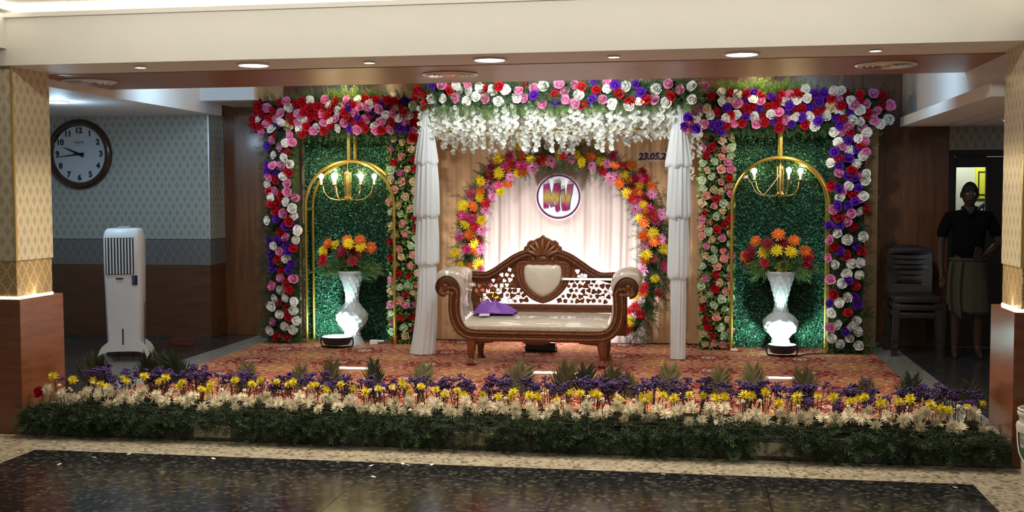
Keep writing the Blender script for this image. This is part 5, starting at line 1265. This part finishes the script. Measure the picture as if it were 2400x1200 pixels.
for s in (-1, 1):
    e = MB().ball((s*.028,-.098,1.575), .0115, 10, 7).build('eye', M_eye, bo, 2)
    MB().ball((s*.028,-.107,1.575), .0045, 8, 5).build('pupil', M_ink, man, 2)
    MB().tube([(s*.012,-.112,1.598),(s*.03,-.110,1.604),(s*.048,-.098,1.599)], .004, 6).build('eyebrow', M_hair, man, True)
MB().tube([(-.024,-.108,1.500),(0,-.116,1.502),(.024,-.108,1.500)], .0045, 6).build('lips', newmat('lip_brown', (.12,.05,.045), .5), man, True)
MB().tube([(-.028,-.110,1.513),(0,-.119,1.517),(.028,-.110,1.513)], .005, 6).build('moustache', M_hair, man, True)
b = MB()
def hairf(i, j):
    a = 2*PI*i; t = j*PI*.56; zf = math.cos(t); rr = math.sin(t); ln = 1.06+.02*math.sin(a*9+j*5)
    yy = -math.cos(a)*rr; fr_ = max(0, -yy)
    z = zf if zf > (.42*fr_ - .30*(1-fr_)) else (.42*fr_-.30*(1-fr_)); rr = min(rr, math.sqrt(max(0,1-z*z)))
    return (math.sin(a)*rr*.074*ln, -math.cos(a)*rr*.094*ln-.02, z*.116*ln+1.568)
b.grid(36, 14, hairf); b.build('hair', M_hair, man, 2)
SJ = [(0,0,.86,(.165,.115)),(0,.005,1.05,(.155,.112)),(0,.01,1.22,(.170,.120)),(0,.015,1.37,(.115,.09)),(0,.008,1.425,(.062,.062)),(.170,.01,1.352,.070),(.235,.02,1.23,.060),(.262,.01,1.15,.058),(-.170,.01,1.352,.070),(-.228,.02,1.23,.060),(-.245,.02,1.14,.058)]
link('shirt', skin('shirt', SJ, [(0,1),(1,2),(2,3),(3,4),(3,5),(5,6),(6,7),(3,8),(8,9),(9,10)], M_shirt, man), man)
for s in (-1, 1): MB().tube([(0,-.085,1.36),(s*.045,-.065,1.415),(s*.062,-.005,1.45)], .014, 6).build('collar', M_shirt, man, True)
b = MB()
def lungi(i, j):
    a = 2*PI*i; z = .95-.46*j; rx = .168+.035*j; ry = .118+.045*j; f_ = 1+.03*math.sin(7*a)*j+.02*math.sin(13*a+3*j)*j
    dz = .06*j*math.sin(a-.6)
    return (rx*f_*math.cos(a), ry*f_*math.sin(a)-.005, z+dz)
b.grid(48, 16, lungi); wr_o = b.build('wrapped_cloth', M_cloth, man, 2); sm = wr_o.modifiers.new('thickness', 'SOLIDIFY'); sm.thickness = .006
b = MB(); b.grid(10, 12, lambda i, j: (-.06-.13*i-.02*math.sin(j*3), -.135-.02*math.sin(i*9)-.03*j, .93-.56*j+.10*i*j)); fo = b.build('cloth_fold', M_cloth, man, 2); sm = fo.modifiers.new('thickness', 'SOLIDIFY'); sm.thickness = .006
MB().tube([(.165*math.cos(a), -.006+.118*math.sin(a), .95) for a in [2*PI*k/24 for k in range(24)]], .016, 6, True).build('waist_knot', M_cloth, man, True)
ph = tag(MB().cbox(-.037,.037,-.005,.005,-.075,.075,.004).build('mobile_phone', M_dark), 'dark mobile phone held in the hand of the man at the door', 'phone')
MB().box(-.033,.033,.0052,.0058,-.068,.068).build('screen', newmat('phone_screen', (.02,.02,.03), .1), ph)
ph.location = Vector(man.location)+Matrix.Rotation(math.radians(-4),3,'Z')@Vector((.046,-.252,1.01)); ph.rotation_euler = (-.5, .35, .1)
# ================================================================== bucket by the right column
bk = thing('paint_bucket', 'white plastic bucket with green and grey printed bands before the right column', 'bucket', (2.095, 7.13, 0))
MB().lathe([(.105,0),(.112,.008),(.128,.30),(.129,.31)], 36).build('body', newmat('cream_white_plastic', (.62,.60,.54), .4), bk, True)
MB().lathe([(.129,.30),(.146,.302),(.150,.335),(.146,.352),(.131,.355)], 36, cap=False).build('collar', newmat('cream_white_plastic'), bk, True)
MB().lathe([(.131,.35),(.133,.40),(.142,.402),(.144,.418),(.136,.422),(.140,.428),(.143,.440),(.134,.446),(.126,.44),(.124,.36),(.002,.355)], 36, cap=False).build('rim', newmat('cream_white_plastic'), bk, True)
MB().lathe([(.1195,.125),(.1235,.205)], 36, cap=False).build('green_band', M_green, bk, True); MB().lathe([(.1245,.225),(.1268,.262)], 36, cap=False).build('grey_band', M_greyp, bk, True)
MB().tube(catmull([Vector((-.146,0,.33)),Vector((-.150,-.03,.24)),Vector((-.142,-.075,.16)),Vector((-.10,-.115,.12)),Vector((0,-.14,.11)),Vector((.10,-.115,.12)),Vector((.146,0,.33))],6), .004, 6).build('handle', newmat('white_plastic'), bk, True)
